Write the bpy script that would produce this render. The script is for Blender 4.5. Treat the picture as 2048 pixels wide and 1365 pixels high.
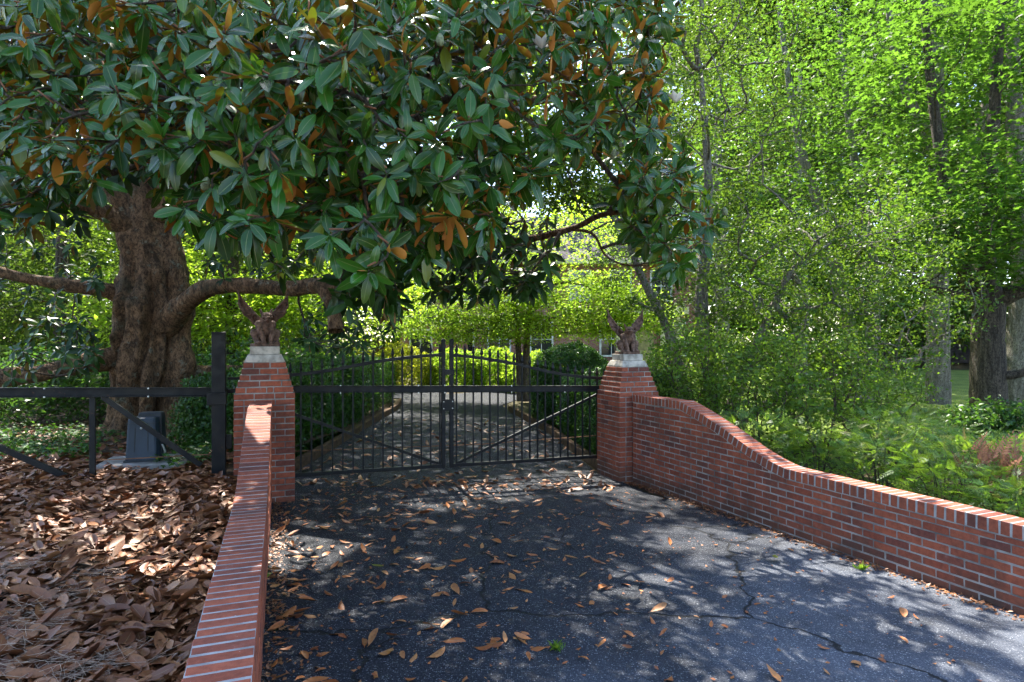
import bpy, math, random
import numpy as np
from mathutils import Vector, Matrix

# ------------------------------------------------------------------ scene, camera, light
for o in list(bpy.data.objects):
    bpy.data.objects.remove(o)
scene = bpy.context.scene
C = scene.collection
R = np.random.default_rng(7)
random.seed(7)
rad = math.radians

CAM_H = 1.77
FPX = 1250.0            # focal length in pixels of a 2048 px wide picture
cam = bpy.data.cameras.new('camera')
cam.sensor_width = 36.0
cam.lens = FPX / 2048 * 36.0
cam.clip_start = 0.05
cam.clip_end = 2000
camo = bpy.data.objects.new('camera', cam)
camo.location = (0, 0, CAM_H)
camo.rotation_euler = (rad(90), 0, 0)
C.objects.link(camo)
scene.camera = camo

SUN_EL, SUN_AZ = rad(56), rad(-17)        # azimuth clockwise from +Y
SUN = Vector((math.sin(SUN_AZ) * math.cos(SUN_EL), math.cos(SUN_AZ) * math.cos(SUN_EL), math.sin(SUN_EL)))
world = bpy.data.worlds.new('World')
scene.world = world
world.use_nodes = True
wn = world.node_tree.nodes
bg = wn['Background']
sky = wn.new('ShaderNodeTexSky')
sky.sky_type = 'NISHITA'
sky.sun_disc = False
sky.sun_elevation = SUN_EL
sky.sun_rotation = SUN_AZ
world.node_tree.links.new(sky.outputs[0], bg.inputs[0])
bg.inputs[1].default_value = 0.15
sun = bpy.data.lights.new('sun', 'SUN')
sun.energy = 5.0
sun.angle = rad(0.53)
sun.color = (1.0, 0.94, 0.82)
suno = bpy.data.objects.new('sun', sun)
suno.rotation_euler = SUN.to_track_quat('Z', 'Y').to_euler()
C.objects.link(suno)
scene.view_settings.view_transform = 'Standard'
scene.view_settings.look = 'None'
scene.view_settings.exposure = 2.1
scene.view_settings.gamma = 1.0
scene.cycles.max_bounces = 4
scene.cycles.diffuse_bounces = 3
scene.cycles.glossy_bounces = 1
scene.cycles.transmission_bounces = 3
scene.cycles.use_adaptive_sampling = True
scene.cycles.adaptive_threshold = 0.03
scene.cycles.transparent_max_bounces = 4
scene.cycles.sample_clamp_indirect = 6.0

# ------------------------------------------------------------------ node materials
class NB:
    def __init__(s, name):
        s.m = bpy.data.materials.new(name)
        s.m.use_nodes = True
        s.t = s.m.node_tree
        s.t.nodes.clear()
        s.out = s.n('ShaderNodeOutputMaterial')
    def n(s, typ, **kw):
        nd = s.t.nodes.new(typ)
        for k, v in kw.items():
            setattr(nd, k, v)
        return nd
    def l(s, a, b):
        s.t.links.new(a, b)
    def val(s, sock, v):
        if isinstance(v, bpy.types.NodeSocket):
            s.l(v, sock)
        else:
            if isinstance(v, (tuple, list)) and len(v) == 3 and sock.type == 'RGBA':
                v = (*v, 1)
            sock.default_value = v
    def pos(s):
        return s.n('ShaderNodeNewGeometry').outputs['Position']
    def objco(s):
        return s.n('ShaderNodeTexCoord').outputs['Object']
    def noise(s, vec, scale, detail=4, rough=0.55, dist=0.0):
        nd = s.n('ShaderNodeTexNoise')
        s.val(nd.inputs['Vector'], vec)
        nd.inputs['Scale'].default_value = scale
        nd.inputs['Detail'].default_value = detail
        nd.inputs['Roughness'].default_value = rough
        nd.inputs['Distortion'].default_value = dist
        return nd.outputs['Fac']
    def voro(s, vec, scale, feature='F1', out='Distance'):
        nd = s.n('ShaderNodeTexVoronoi', feature=feature)
        s.val(nd.inputs['Vector'], vec)
        nd.inputs['Scale'].default_value = scale
        return nd.outputs[out]
    def math(s, op, a, b=0.0, clamp=False):
        nd = s.n('ShaderNodeMath', operation=op, use_clamp=clamp)
        s.val(nd.inputs[0], a)
        s.val(nd.inputs[1], b)
        return nd.outputs[0]
    def ramp(s, fac, a, b, lo=0.0, hi=1.0):
        nd = s.n('ShaderNodeMapRange', interpolation_type='SMOOTHSTEP')
        s.val(nd.inputs['Value'], fac)
        nd.inputs['From Min'].default_value = a
        nd.inputs['From Max'].default_value = b
        nd.inputs['To Min'].default_value = lo
        nd.inputs['To Max'].default_value = hi
        return nd.outputs[0]
    def mix(s, fac, a, b, blend='MIX'):
        nd = s.n('ShaderNodeMix', data_type='RGBA', blend_type=blend)
        s.val(nd.inputs[0], fac)
        s.val(nd.inputs[6], a)
        s.val(nd.inputs[7], b)
        return nd.outputs[2]
    def sep(s, vec):
        nd = s.n('ShaderNodeSeparateXYZ')
        s.l(vec, nd.inputs[0])
        return nd.outputs
    def scalev(s, vec, v):
        nd = s.n('ShaderNodeVectorMath', operation='MULTIPLY')
        s.l(vec, nd.inputs[0])
        nd.inputs[1].default_value = v
        return nd.outputs[0]
    def addv(s, a, b):
        nd = s.n('ShaderNodeVectorMath', operation='ADD')
        s.l(a, nd.inputs[0])
        s.val(nd.inputs[1], b)
        return nd.outputs[0]
    def orand(s):
        return s.n('ShaderNodeObjectInfo').outputs['Random']
    def attr(s, name):
        return s.n('ShaderNodeAttribute', attribute_name=name).outputs['Fac']
    def bump(s, h, strength=0.5, dist=0.01):
        nd = s.n('ShaderNodeBump')
        s.val(nd.inputs['Height'], h)
        nd.inputs['Strength'].default_value = strength
        nd.inputs['Distance'].default_value = dist
        return nd.outputs[0]
    def bsdf(s, col, rough=0.7, spec=0.5, metal=0.0, normal=None):
        nd = s.n('ShaderNodeBsdfPrincipled')
        s.val(nd.inputs['Base Color'], col)
        s.val(nd.inputs['Roughness'], rough)
        s.val(nd.inputs['Specular IOR Level'], spec)
        s.val(nd.inputs['Metallic'], metal)
        if normal is not None:
            s.l(normal, nd.inputs['Normal'])
        return nd.outputs[0]
    def done(s, sh):
        s.l(sh, s.out.inputs['Surface'])
        return s.m

def mat_simple(name, col, rough=0.7, spec=0.5, metal=0.0, vary=0.25, nscale=6.0, bump=0.0, bscale=60.0):
    b = NB(name)
    p = b.pos()
    f = b.noise(p, nscale, 5)
    c = b.mix(b.ramp(f, 0.3, 0.7), tuple(x * (1 - vary) for x in col), tuple(min(1, x * (1 + vary)) for x in col))
    nrm = b.bump(b.noise(p, bscale, 4), bump, 0.005) if bump else None
    return b.done(b.bsdf(c, rough, spec, metal, nrm))

def mat_brick(name, c1, c2, c3):
    b = NB(name)
    p = b.pos()
    r = b.orand()
    col = b.mix(b.ramp(r, 0.0, 0.6), c1, c2)
    col = b.mix(b.ramp(r, 0.72, 1.0), col, c3)
    f = b.noise(p, 26, 6, 0.65)
    col = b.mix(b.ramp(f, 0.32, 0.75, 0, 0.8), col, b.mix(0.5, col, (0.10, 0.035, 0.03), 'MULTIPLY'))
    f2 = b.noise(p, 300, 2)
    col = b.mix(b.ramp(f2, 0.58, 0.72, 0, 0.5), col, (0.09, 0.04, 0.035))
    # mortar smears, lime bloom and grime
    st = b.noise(b.scalev(p, (1.0, 1.0, 0.55)), 7, 6, 0.72)
    col = b.mix(b.ramp(st, 0.60, 0.80, 0, 0.38), col, (0.42, 0.34, 0.32))
    gr = b.noise(p, 2.2, 5, 0.65)
    col = b.mix(b.ramp(gr, 0.46, 0.72, 0, 0.55), col, (0.050, 0.034, 0.028))
    zz_ = b.sep(p)[2]
    damp = b.math('ADD', zz_, b.math('MULTIPLY', b.math('SUBTRACT', b.noise(p, 3.5, 5, 0.7), 0.5), 0.5))
    col = b.mix(b.ramp(damp, 0.16, -0.06, 0, 0.6), col, (0.055, 0.045, 0.032))
    ef = b.noise(b.scalev(p, (1.0, 1.0, 2.2)), 38, 4, 0.8)
    col = b.mix(b.ramp(ef, 0.66, 0.74, 0, 0.6), col, (0.45, 0.40, 0.38))
    h = b.math('ADD', b.noise(p, 160, 3), b.math('MULTIPLY', b.noise(p, 22, 4), 1.2))
    return b.done(b.bsdf(col, 0.82, 0.35, 0, b.bump(h, 0.55, 0.004)))

def mat_leaf(name, top, under, trans, mixT=0.45, rough=0.45, spec=0.5, rib=False, var=0.35, yellow=(0.22, 0.19, 0.03), yfrac=0.08):
    b = NB(name)
    t = b.attr('tint')
    t = b.math('ADD', t, b.math('MULTIPLY', b.orand(), 0.0 if not rib else 1.0))
    t = b.math('FRACT', t)
    d = b.mix(t, tuple(x * (1 - var) for x in top), tuple(x * (1 + var) for x in top))
    t2 = b.math('FRACT', b.math('MULTIPLY', t, 7.31))
    d = b.mix(b.ramp(t2, 1 - yfrac, 1 - yfrac + 0.05), d, yellow)
    if rib:
        rb = b.attr('rib')
        d = b.mix(b.ramp(rb, 0.10, 0.0), d, (0.16, 0.20, 0.06))
        d = b.mix(b.ramp(rb, 0.90, 1.0, 0, 0.35), d, (0.14, 0.18, 0.05))
    if under is not None:
        t3 = b.math('FRACT', b.math('MULTIPLY', t, 3.77))
        u = b.mix(t3, under[0], under[1])
        bf = b.n('ShaderNodeNewGeometry').outputs['Backfacing']
        d = b.mix(bf, d, u)
        rg = b.mix(bf, (rough,) * 3, (0.75,) * 3)
    else:
        rg = rough
    nrm = b.bump(b.noise(b.objco(), 45, 2), 0.25, 0.004) if rib else None
    sh = b.bsdf(d, rg, spec, 0, nrm)
    tr = b.n('ShaderNodeBsdfTranslucent')
    tc = b.mix(t, tuple(x * 0.5 for x in trans), tuple(x * 1.4 for x in trans))
    b.l(tc, tr.inputs['Color'])
    mx = b.n('ShaderNodeMixShader')
    mx.inputs[0].default_value = mixT
    b.l(sh, mx.inputs[1])
    b.l(tr.outputs[0], mx.inputs[2])
    return b.done(mx.outputs[0])

def mat_bark(name, c1, c2, lichen=(0.22, 0.25, 0.17), lf=(0.62, 0.72), stretch=0.35, sc=9.0, moss=None):
    b = NB(name)
    p = b.pos()
    q = b.scalev(p, (1, 1, stretch))
    f = b.noise(q, sc, 8, 0.68, 0.6)
    col = b.mix(b.ramp(f, 0.33, 0.68), c1, c2)
    l = b.noise(p, 5.5, 6, 0.7)
    col = b.mix(b.ramp(l, lf[0], lf[1], 0, 0.75), col, lichen)
    if moss:
        l2 = b.noise(p, 1.6, 5, 0.65)
        col = b.mix(b.ramp(l2, 0.52, 0.7, 0, 0.6), col, moss)
    fine = b.noise(b.scalev(p, (1, 1, 0.6)), 38, 5, 0.75)
    col = b.mix(b.ramp(fine, 0.38, 0.54, 0.75, 0.0), col, tuple(x*0.45 for x in c1))
    h = b.math('ADD', f, b.math('MULTIPLY', fine, 0.8))
    return b.done(b.bsdf(col, 0.9, 0.25, 0, b.bump(h, 1.0, 0.06)))

def mat_dryleaf(name, c1, c2, c3):
    b = NB(name)
    t = b.math('FRACT', b.math('ADD', b.attr('tint'), b.orand()))
    col = b.mix(b.ramp(t, 0.0, 0.45), c1, c2)
    col = b.mix(b.ramp(t, 0.55, 0.95), col, c3)
    f = b.noise(b.pos(), 60, 4, 0.6)
    col = b.mix(b.ramp(f, 0.45, 0.75, 0, 0.55), col, (0.06, 0.032, 0.018))
    rb = b.attr('rib')
    col = b.mix(b.ramp(rb, 0.08, 0.0, 0, 0.5), col, (0.30, 0.20, 0.10))
    sh = b.bsdf(col, 0.5, 0.45, 0, b.bump(f, 0.3, 0.004))
    return b.done(sh)

def mat_asphalt():
    b = NB('asphalt')
    p = b.pos()
    xyz = b.sep(p)
    # worn, paler lane where tyres turn in from the street; darker towards the gate
    lane = b.math('SUBTRACT', b.math('MULTIPLY', xyz[0], 0.55), b.math('MULTIPLY', xyz[1], 0.32))
    lane = b.math('ADD', lane, b.math('MULTIPLY', b.math('SUBTRACT', b.noise(p, 0.9, 5, 0.6), 0.5), 3.2))
    worn = b.ramp(lane, -1.4, 0.6)
    col = b.mix(worn, (0.013, 0.0145, 0.020), (0.072, 0.082, 0.106))
    blot = b.noise(p, 2.4, 6, 0.65)
    col = b.mix(b.ramp(blot, 0.50, 0.72, 0, 0.6), col, (0.022, 0.022, 0.024))
    # stones in the binder
    v = b.n('ShaderNodeTexVoronoi')
    b.l(p, v.inputs['Vector'])
    v.inputs['Scale'].default_value = 95
    cr = b.sep(v.outputs['Color'])
    stone = b.math('MULTIPLY', b.ramp(cr[0], 0.66, 0.80), b.ramp(v.outputs['Distance'], 0.50, 0.30))
    scol = b.mix(cr[1], (0.13, 0.14, 0.16), (0.50, 0.52, 0.56))
    col = b.mix(b.math('MULTIPLY', stone, b.ramp(worn, 0, 1, 0.34, 0.62)), col, scol)
    v2 = b.n('ShaderNodeTexVoronoi')
    b.l(p, v2.inputs['Vector'])
    v2.inputs['Scale'].default_value = 210
    c2 = b.sep(v2.outputs['Color'])
    col = b.mix(b.math('MULTIPLY', b.ramp(c2[0], 0.7, 0.85), b.ramp(worn, 0, 1, 0.14, 0.4)), col, (0.22, 0.23, 0.26))
    # silt along the kerb lines
    silt = b.noise(p, 1.3, 5, 0.7)
    col = b.mix(b.ramp(silt, 0.60, 0.74, 0, 0.5), col, (0.09, 0.075, 0.052))
    # cracks
    q = b.n('ShaderNodeTexNoise')
    b.l(p, q.inputs['Vector'])
    q.inputs['Scale'].default_value = 3.5
    q.inputs['Detail'].default_value = 5
    qq = b.n('ShaderNodeVectorMath', operation='SCALE')
    b.l(q.outputs['Color'], qq.inputs[0])
    qq.inputs['Scale'].default_value = 0.35
    cv = b.voro(b.addv(p, qq.outputs[0]), 0.42, 'DISTANCE_TO_EDGE')
    crack = b.ramp(cv, 0.0065, 0.002)
    col = b.mix(b.math('MULTIPLY', crack, 0.9), col, (0.010, 0.010, 0.010))
    h = b.math('SUBTRACT', b.math('ADD', b.math('MULTIPLY', stone, 0.5), b.noise(p, 140, 3)), b.math('MULTIPLY', crack, 3.0))
    return b.done(b.bsdf(col, b.mix(stone, (0.92,) * 3, (0.55,) * 3), 0.22, 0, b.bump(h, 0.8, 0.006)))

def mat_ground(name, c1, c2, c3, scale=3.0):
    b = NB(name)
    p = b.pos()
    f = b.noise(p, scale, 8, 0.7)
    col = b.mix(b.ramp(f, 0.3, 0.7), c1, c2)
    g = b.noise(p, scale * 12, 5, 0.7)
    col = b.mix(b.ramp(g, 0.5, 0.75, 0, 0.7), col, c3)
    return b.done(b.bsdf(col, 0.95, 0.2, 0, b.bump(b.math('ADD', f, g), 0.9, 0.05)))

def mat_housebrick():
    b = NB('house_brick')
    p = b.pos()
    co = b.sep(p)
    cb = b.n('ShaderNodeCombineXYZ')
    b.l(co[0], cb.inputs[0])
    b.l(co[2], cb.inputs[1])
    t = b.n('ShaderNodeTexBrick')
    b.l(cb.outputs[0], t.inputs['Vector'])
    t.inputs['Color1'].default_value = (0.24, 0.075, 0.05, 1)
    t.inputs['Color2'].default_value = (0.33, 0.12, 0.08, 1)
    t.inputs['Mortar'].default_value = (0.38, 0.33, 0.29, 1)
    t.inputs['Scale'].default_value = 1.0
    t.inputs['Brick Width'].default_value = 0.21
    t.inputs['Row Height'].default_value = 0.07
    t.inputs['Mortar Size'].default_value = 0.009
    return b.done(b.bsdf(t.outputs['Color'], 0.85, 0.3))

def mat_glass():
    b = NB('window_glass')
    return b.done(b.bsdf((0.02, 0.025, 0.03), 0.06, 0.8))

M = {}
M['brick'] = mat_brick('red_brick', (0.26, 0.066, 0.036), (0.37, 0.098, 0.050), (0.18, 0.056, 0.040))
M['mortar'] = mat_simple('mortar', (0.245, 0.228, 0.212), 0.95, 0.2, 0, 0.5, 5, 0.6, 120)
M['coping_mortar'] = mat_simple('coping_mortar', (0.31, 0.305, 0.30), 0.95, 0.2, 0, 0.25, 9, 0.6, 120)
M['asphalt'] = mat_asphalt()
M['soil'] = mat_ground('soil', (0.035, 0.024, 0.016), (0.09, 0.058, 0.035), (0.14, 0.085, 0.045))
M['mulch'] = mat_ground('woodland_floor', (0.05, 0.045, 0.022), (0.10, 0.075, 0.04), (0.06, 0.085, 0.025), 1.6)
M['lawn'] = mat_ground('lawn_grass', (0.10, 0.15, 0.03), (0.19, 0.24, 0.05), (0.22, 0.20, 0.07), 1.2)
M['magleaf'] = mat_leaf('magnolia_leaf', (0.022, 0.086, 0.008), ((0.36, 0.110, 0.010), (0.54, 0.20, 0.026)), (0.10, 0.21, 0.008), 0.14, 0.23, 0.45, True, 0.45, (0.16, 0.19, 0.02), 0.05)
M['magshade'] = mat_leaf('magnolia_leaf_shaded', (0.013, 0.046, 0.006), ((0.14, 0.07, 0.025), (0.22, 0.11, 0.035)), (0.07, 0.15, 0.012), 0.13, 0.36, 0.3, False, 0.45, (0.12, 0.15, 0.02), 0.04)  # darker copy of the magnolia leaf, crown shade put into its colour
M['holly'] = mat_leaf('small_tree_leaf', (0.034, 0.082, 0.015), None, (0.18, 0.31, 0.022), 0.40, 0.45, 0.3, False, 0.45, (0.22, 0.24, 0.03), 0.10)
M['maple'] = mat_leaf('maple_leaf', (0.032, 0.082, 0.013), None, (0.145, 0.30, 0.024), 0.48, 0.55, 0.18, False, 0.35, (0.20, 0.25, 0.03), 0.10)
M['bright'] = mat_leaf('dogwood_leaf', (0.085, 0.155, 0.018), None, (0.40, 0.60, 0.04), 0.58, 0.5, 0.4, False, 0.35, (0.30, 0.30, 0.03), 0.15)
M['wood_leaf'] = mat_leaf('woodland_leaf', (0.032, 0.068, 0.012), None, (0.140, 0.235, 0.024), 0.48, 0.6, 0.12, False, 0.5, (0.20, 0.22, 0.03), 0.1)
M['hedge'] = mat_leaf('boxwood_leaf', (0.024, 0.080, 0.012), None, (0.10, 0.24, 0.02), 0.3, 0.4, 0.45, False, 0.4, (0.09, 0.16, 0.02), 0.1)
M['gold'] = mat_leaf('golden_shrub_leaf', (0.16, 0.19, 0.02), None, (0.45, 0.50, 0.03), 0.5, 0.5, 0.4, False, 0.35, (0.35, 0.33, 0.03), 0.15)
M['nandina'] = mat_leaf('nandina_leaf', (0.070, 0.145, 0.022), None, (0.30, 0.48, 0.035), 0.42, 0.42, 0.45, False, 0.4, (0.24, 0.24, 0.04), 0.12)
M['shrub2'] = mat_leaf('thicket_leaf', (0.058, 0.125, 0.022), None, (0.27, 0.44, 0.030), 0.45, 0.5, 0.4, False, 0.4, (0.16, 0.22, 0.03), 0.10)
M['shrub'] = mat_leaf('shrub_leaf', (0.030, 0.080, 0.020), None, (0.12, 0.27, 0.025), 0.38, 0.42, 0.45, False, 0.4, (0.14, 0.18, 0.03), 0.08)
M['fernpink'] = mat_leaf('astilbe_plume', (0.26, 0.13, 0.09), None, (0.4, 0.2, 0.12), 0.3, 0.7, 0.2)
M['ivy'] = mat_leaf('ivy_leaf', (0.026, 0.085, 0.015), None, (0.10, 0.25, 0.02), 0.3, 0.55, 0.3, False, 0.4)
M['dry'] = mat_dryleaf('dry_leaf', (0.11, 0.035, 0.012), (0.21, 0.074, 0.025), (0.29, 0.122, 0.048))
M['dry2'] = mat_dryleaf('dry_leaf_orange', (0.19, 0.052, 0.014), (0.33, 0.100, 0.022), (0.37, 0.155, 0.050))
M['straw'] = mat_simple('pine_straw', (0.36, 0.26, 0.19), 0.8, 0.3, 0, 0.4, 30)
M['magbark'] = mat_bark('magnolia_bark', (0.060, 0.036, 0.020), (0.34, 0.200, 0.108), (0.26, 0.27, 0.20), (0.56, 0.66), 0.55, 11, (0.060, 0.066, 0.038))
M['graybark'] = mat_bark('grey_bark', (0.14, 0.125, 0.10), (0.38, 0.34, 0.285), (0.28, 0.29, 0.23), (0.55, 0.7), 0.22, 12)
M['oakbark'] = mat_bark('furrowed_bark', (0.035, 0.028, 0.022), (0.15, 0.120, 0.092), (0.24, 0.25, 0.20), (0.58, 0.75), 0.12, 16)
M['twig'] = mat_bark('twig_bark', (0.075, 0.055, 0.042), (0.17, 0.135, 0.10), (0.25, 0.25, 0.2), (0.6, 0.75), 0.6, 20)
M['rusttwig'] = mat_simple('young_twig', (0.20, 0.085, 0.040), 0.8, 0.3)
def mat_steel():
    b = NB('black_painted_steel')
    p = b.pos()
    col = b.mix(b.noise(p, 5, 5), (0.005, 0.0053, 0.0065), (0.012, 0.0126, 0.015))
    col = b.mix(b.ramp(b.noise(p, 16, 6, 0.75), 0.62, 0.70, 0, 0.8), col, (0.085, 0.038, 0.020))
    col = b.mix(b.ramp(b.noise(p, 2.5, 5, 0.7), 0.50, 0.72, 0, 0.25), col, (0.055, 0.052, 0.045))
    return b.done(b.bsdf(col, b.ramp(b.noise(p, 9, 4), 0.3, 0.7, 0.34, 0.6), 0.24, 0, b.bump(b.noise(p, 120, 3), 0.25, 0.003)))
M['steel'] = mat_steel()
M['bolt'] = mat_simple('zinc_bolt', (0.55, 0.55, 0.53), 0.4, 0.5, 0.7)
M['chain'] = mat_simple('rusty_chain', (0.20, 0.10, 0.055), 0.8, 0.3, 0.2)
M['plastic'] = mat_simple('blue_grey_plastic', (0.018, 0.034, 0.056), 0.5, 0.45, 0, 0.18, 3, 0.1, 200)
M['plasticdark'] = mat_simple('dark_plastic', (0.018, 0.024, 0.030), 0.5, 0.4)
M['concrete'] = mat_simple('concrete', (0.25, 0.235, 0.215), 0.95, 0.2, 0, 0.35, 5, 0.7, 70)
M['stone'] = mat_simple('cast_stone', (0.42, 0.385, 0.335), 0.9, 0.25, 0, 0.38, 11, 0.7, 60)
M['gargoyle'] = mat_simple('weathered_terracotta', (0.135, 0.082, 0.060), 0.8, 0.3, 0, 0.55, 22, 0.8, 45)
M['timber'] = mat_simple('weathered_timber', (0.085, 0.050, 0.030), 0.9, 0.2, 0, 0.4, 12, 0.6, 50)
M['cone'] = mat_simple('seed_cone', (0.17, 0.19, 0.10), 0.8, 0.3, 0, 0.4, 60, 0.9, 110)
M['petal'] = mat_simple('white_petal', (0.75, 0.72, 0.66), 0.5)
M['housebrick'] = mat_housebrick()
M['cream'] = mat_simple('cream_paint', (0.62, 0.56, 0.36), 0.6)
M['white'] = mat_simple('white_paint', (0.72, 0.72, 0.70), 0.5)
M['shingle'] = mat_simple('slate_roof', (0.085, 0.070, 0.075), 0.85, 0.3, 0, 0.35, 5, 0.5, 12)
M['glass'] = mat_glass()
M['door'] = mat_simple('yellow_door', (0.46, 0.40, 0.17), 0.5)


# ------------------------------------------------------------------ mesh helpers
def np_mesh(name, V, F, attrs=None, smooth=False):
    V = np.ascontiguousarray(V, dtype=np.float32)
    F = np.ascontiguousarray(F, dtype=np.int32)
    me = bpy.data.meshes.new(name)
    n, k = F.shape
    me.vertices.add(len(V))
    me.vertices.foreach_set('co', V.ravel())
    me.loops.add(n * k)
    me.loops.foreach_set('vertex_index', F.ravel())
    me.polygons.add(n)
    me.polygons.foreach_set('loop_start', np.arange(0, n * k, k, dtype=np.int32))
    if smooth:
        me.polygons.foreach_set('use_smooth', np.ones(n, dtype=bool))
    for a, v in (attrs or {}).items():
        at_ = me.attributes.new(a, 'FLOAT', 'POINT')
        at_.data.foreach_set('value', np.ascontiguousarray(v, dtype=np.float32))
    me.update(calc_edges=True)
    return me

def link(name, me, mat=None, parent=None):
    o = bpy.data.objects.new(name, me)
    C.objects.link(o)
    if mat is not None and me is not None and not me.materials:
        me.materials.append(mat)
    if parent is not None:
        o.parent = parent
    return o

def tag(o, label=None, cat=None, group=None, kind=None):
    if label: o['label'] = label
    if cat: o['category'] = cat
    if group: o['group'] = group
    if kind: o['kind'] = kind
    return o

def empty(name, loc=(0, 0, 0), rz=0.0):
    o = bpy.data.objects.new(name, None)
    o.location = loc
    o.rotation_euler = (0, 0, rz)
    o.empty_display_size = 0.2
    C.objects.link(o)
    return o

class MB:
    """collects polygons of any size"""
    def __init__(s):
        s.v, s.f = [], []
    def add(s, vs, fs):
        b = len(s.v)
        s.v += [tuple(v) for v in vs]
        s.f += [tuple(i + b for i in f) for f in fs]
        return s
    def box(s, c, size, rz=0.0, m=None):
        x, y, z = (k / 2 for k in size)
        vs = [(-x, -y, -z), (x, -y, -z), (x, y, -z), (-x, y, -z), (-x, -y, z), (x, -y, z), (x, y, z), (-x, y, z)]
        mt = Matrix.Translation(c) @ (m if m else Matrix.Rotation(rz, 4, 'Z'))
        return s.add([mt @ Vector(v) for v in vs], [(0, 3, 2, 1), (4, 5, 6, 7), (0, 1, 5, 4), (1, 2, 6, 5), (2, 3, 7, 6), (3, 0, 4, 7)])
    def bar(s, a, b, w, h, up=(0, 0, 1)):
        a, b = Vector(a), Vector(b)
        d = b - a
        L = d.length
        x = d.normalized()
        y = Vector(up).cross(x).normalized()
        z = x.cross(y)
        m = Matrix((x, y, z)).transposed().to_4x4()
        return s.box((a + b) / 2, (L, w, h), m=m)
    def frustum(s, c, a, b, h):
        (ax, ay), (bx, by) = a, b
        x, y, z = c
        vs = [(x - ax, y - ay, z), (x + ax, y - ay, z), (x + ax, y + ay, z), (x - ax, y + ay, z),
              (x - bx, y - by, z + h), (x + bx, y - by, z + h), (x + bx, y + by, z + h), (x - bx, y + by, z + h)]
        return s.add(vs, [(0, 3, 2, 1), (4, 5, 6, 7), (0, 1, 5, 4), (1, 2, 6, 5), (2, 3, 7, 6), (3, 0, 4, 7)])
    def tube(s, pts, radii, n=8, cap=True):
        pts = [Vector(p) for p in pts]
        b0 = len(s.v)
        ref = Vector((0.13, 0.31, 0.94)).normalized()
        for i, p in enumerate(pts):
            t = (pts[min(i + 1, len(pts) - 1)] - pts[max(i - 1, 0)]).normalized()
            if abs(t.dot(ref)) > 0.97:
                ref = Vector((0.9, 0.3, 0.1)).normalized()
            u = t.cross(ref).normalized()
            w = t.cross(u)
            for k in range(n):
                a = 2 * math.pi * k / n
                s.v.append(tuple(p + (u * math.cos(a) + w * math.sin(a)) * radii[i]))
        for i in range(len(pts) - 1):
            for k in range(n):
                k2 = (k + 1) % n
                s.f.append((b0 + i * n + k, b0 + i * n + k2, b0 + (i + 1) * n + k2, b0 + (i + 1) * n + k))
        if cap:
            s.f.append(tuple(b0 + k for k in range(n))[::-1])
            s.f.append(tuple(b0 + (len(pts) - 1) * n + k for k in range(n)))
        return s
    def mesh(s, name, smooth=False):
        me = bpy.data.meshes.new(name)
        me.from_pydata(s.v, [], s.f)
        if smooth:
            me.polygons.foreach_set('use_smooth', np.ones(len(me.polygons), dtype=bool))
        me.update()
        return me
    def build(s, name, mat, parent=None, smooth=False, bevel=0.0):
        o = link(name, s.mesh(name, smooth), mat, parent)
        if bevel:
            bv = o.modifiers.new('bevel', 'BEVEL')
            bv.width = bevel
            bv.segments = 2
            bv.limit_method = 'ANGLE'
        return o

def at(px, py, d):
    """point at depth d seen at photo pixel (px, py)"""
    return np.array([(px - 1024) / FPX * d, d, CAM_H - (py - 682.5) / FPX * d])

def unit(a):
    return a / np.maximum(np.linalg.norm(a, axis=-1, keepdims=True), 1e-9)

def sstep(a, b, x):
    t = np.clip((x - a) / (b - a), 0, 1)
    return t * t * (3 - 2 * t)

# ------------------------------------------------------------------ leaf templates (along +X, upper face +Z)
def leaf_template(sections, vee=0.25, curl=0.15, twist=0.0, pet=0.0, sidecurl=0.0):
    V, rib = [], []
    for t, w in sections:
        z = -curl * t * t
        for sgn in (-1, 0, 1):
            y = sgn * w
            zz = z + (vee * w if sgn else 0)
            a = twist * t
            yy = y * math.cos(a) - (zz - z) * math.sin(a) + sidecurl * t * t
            zz = z + y * math.sin(a) + (zz - z) * math.cos(a)
            V.append((t, yy, zz))
            rib.append(abs(sgn))
    F = []
    for i in range(len(sections) - 1):
        a, b = i * 3, i * 3 + 3
        F += [(a, b, b + 1, a + 1), (a + 1, b + 1, b + 2, a + 2)]
    return np.array(V, float), np.array(F[:], int)[:, ::-1] if False else np.array(F, int), np.array(rib, float)

MAG = [(-0.10, 0.008), (0.02, 0.012), (0.14, 0.085), (0.36, 0.175), (0.60, 0.195), (0.82, 0.150), (0.94, 0.080), (1.0, 0.006)]
MAG_T = [leaf_template(MAG, 0.35, 0.12), leaf_template(MAG, -0.15, 0.34, 0.35), leaf_template(MAG, 0.55, -0.16, -0.3, 0, 0.05),
         leaf_template(MAG, 0.10, 0.50, -0.5, 0, 0.10), leaf_template(MAG, 0.45, 0.22, 0.8, 0, -0.12)]
MAGLOW = [(0.0, 0.012), (0.3, 0.15), (0.65, 0.17), (1.0, 0.005)]
MAGL_T = [leaf_template(MAGLOW, 0.3, 0.12), leaf_template(MAGLOW, 0.2, 0.3, 0.3), leaf_template(MAGLOW, 0.35, -0.08, -0.25)]
DRY_T = [leaf_template(MAG, 0.5, 0.15, 0.4), leaf_template(MAG, 0.25, -0.22, -0.4), leaf_template(MAG, -0.45, 0.2, 0.7),
         leaf_template(MAG, 0.9, -0.25, -0.6, 0, 0.15), leaf_template(MAG, 0.5, 0.1, 0.2, 0, -0.1), leaf_template(MAG, 0.1, -0.3, 0.9, 0, 0.1)]
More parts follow.
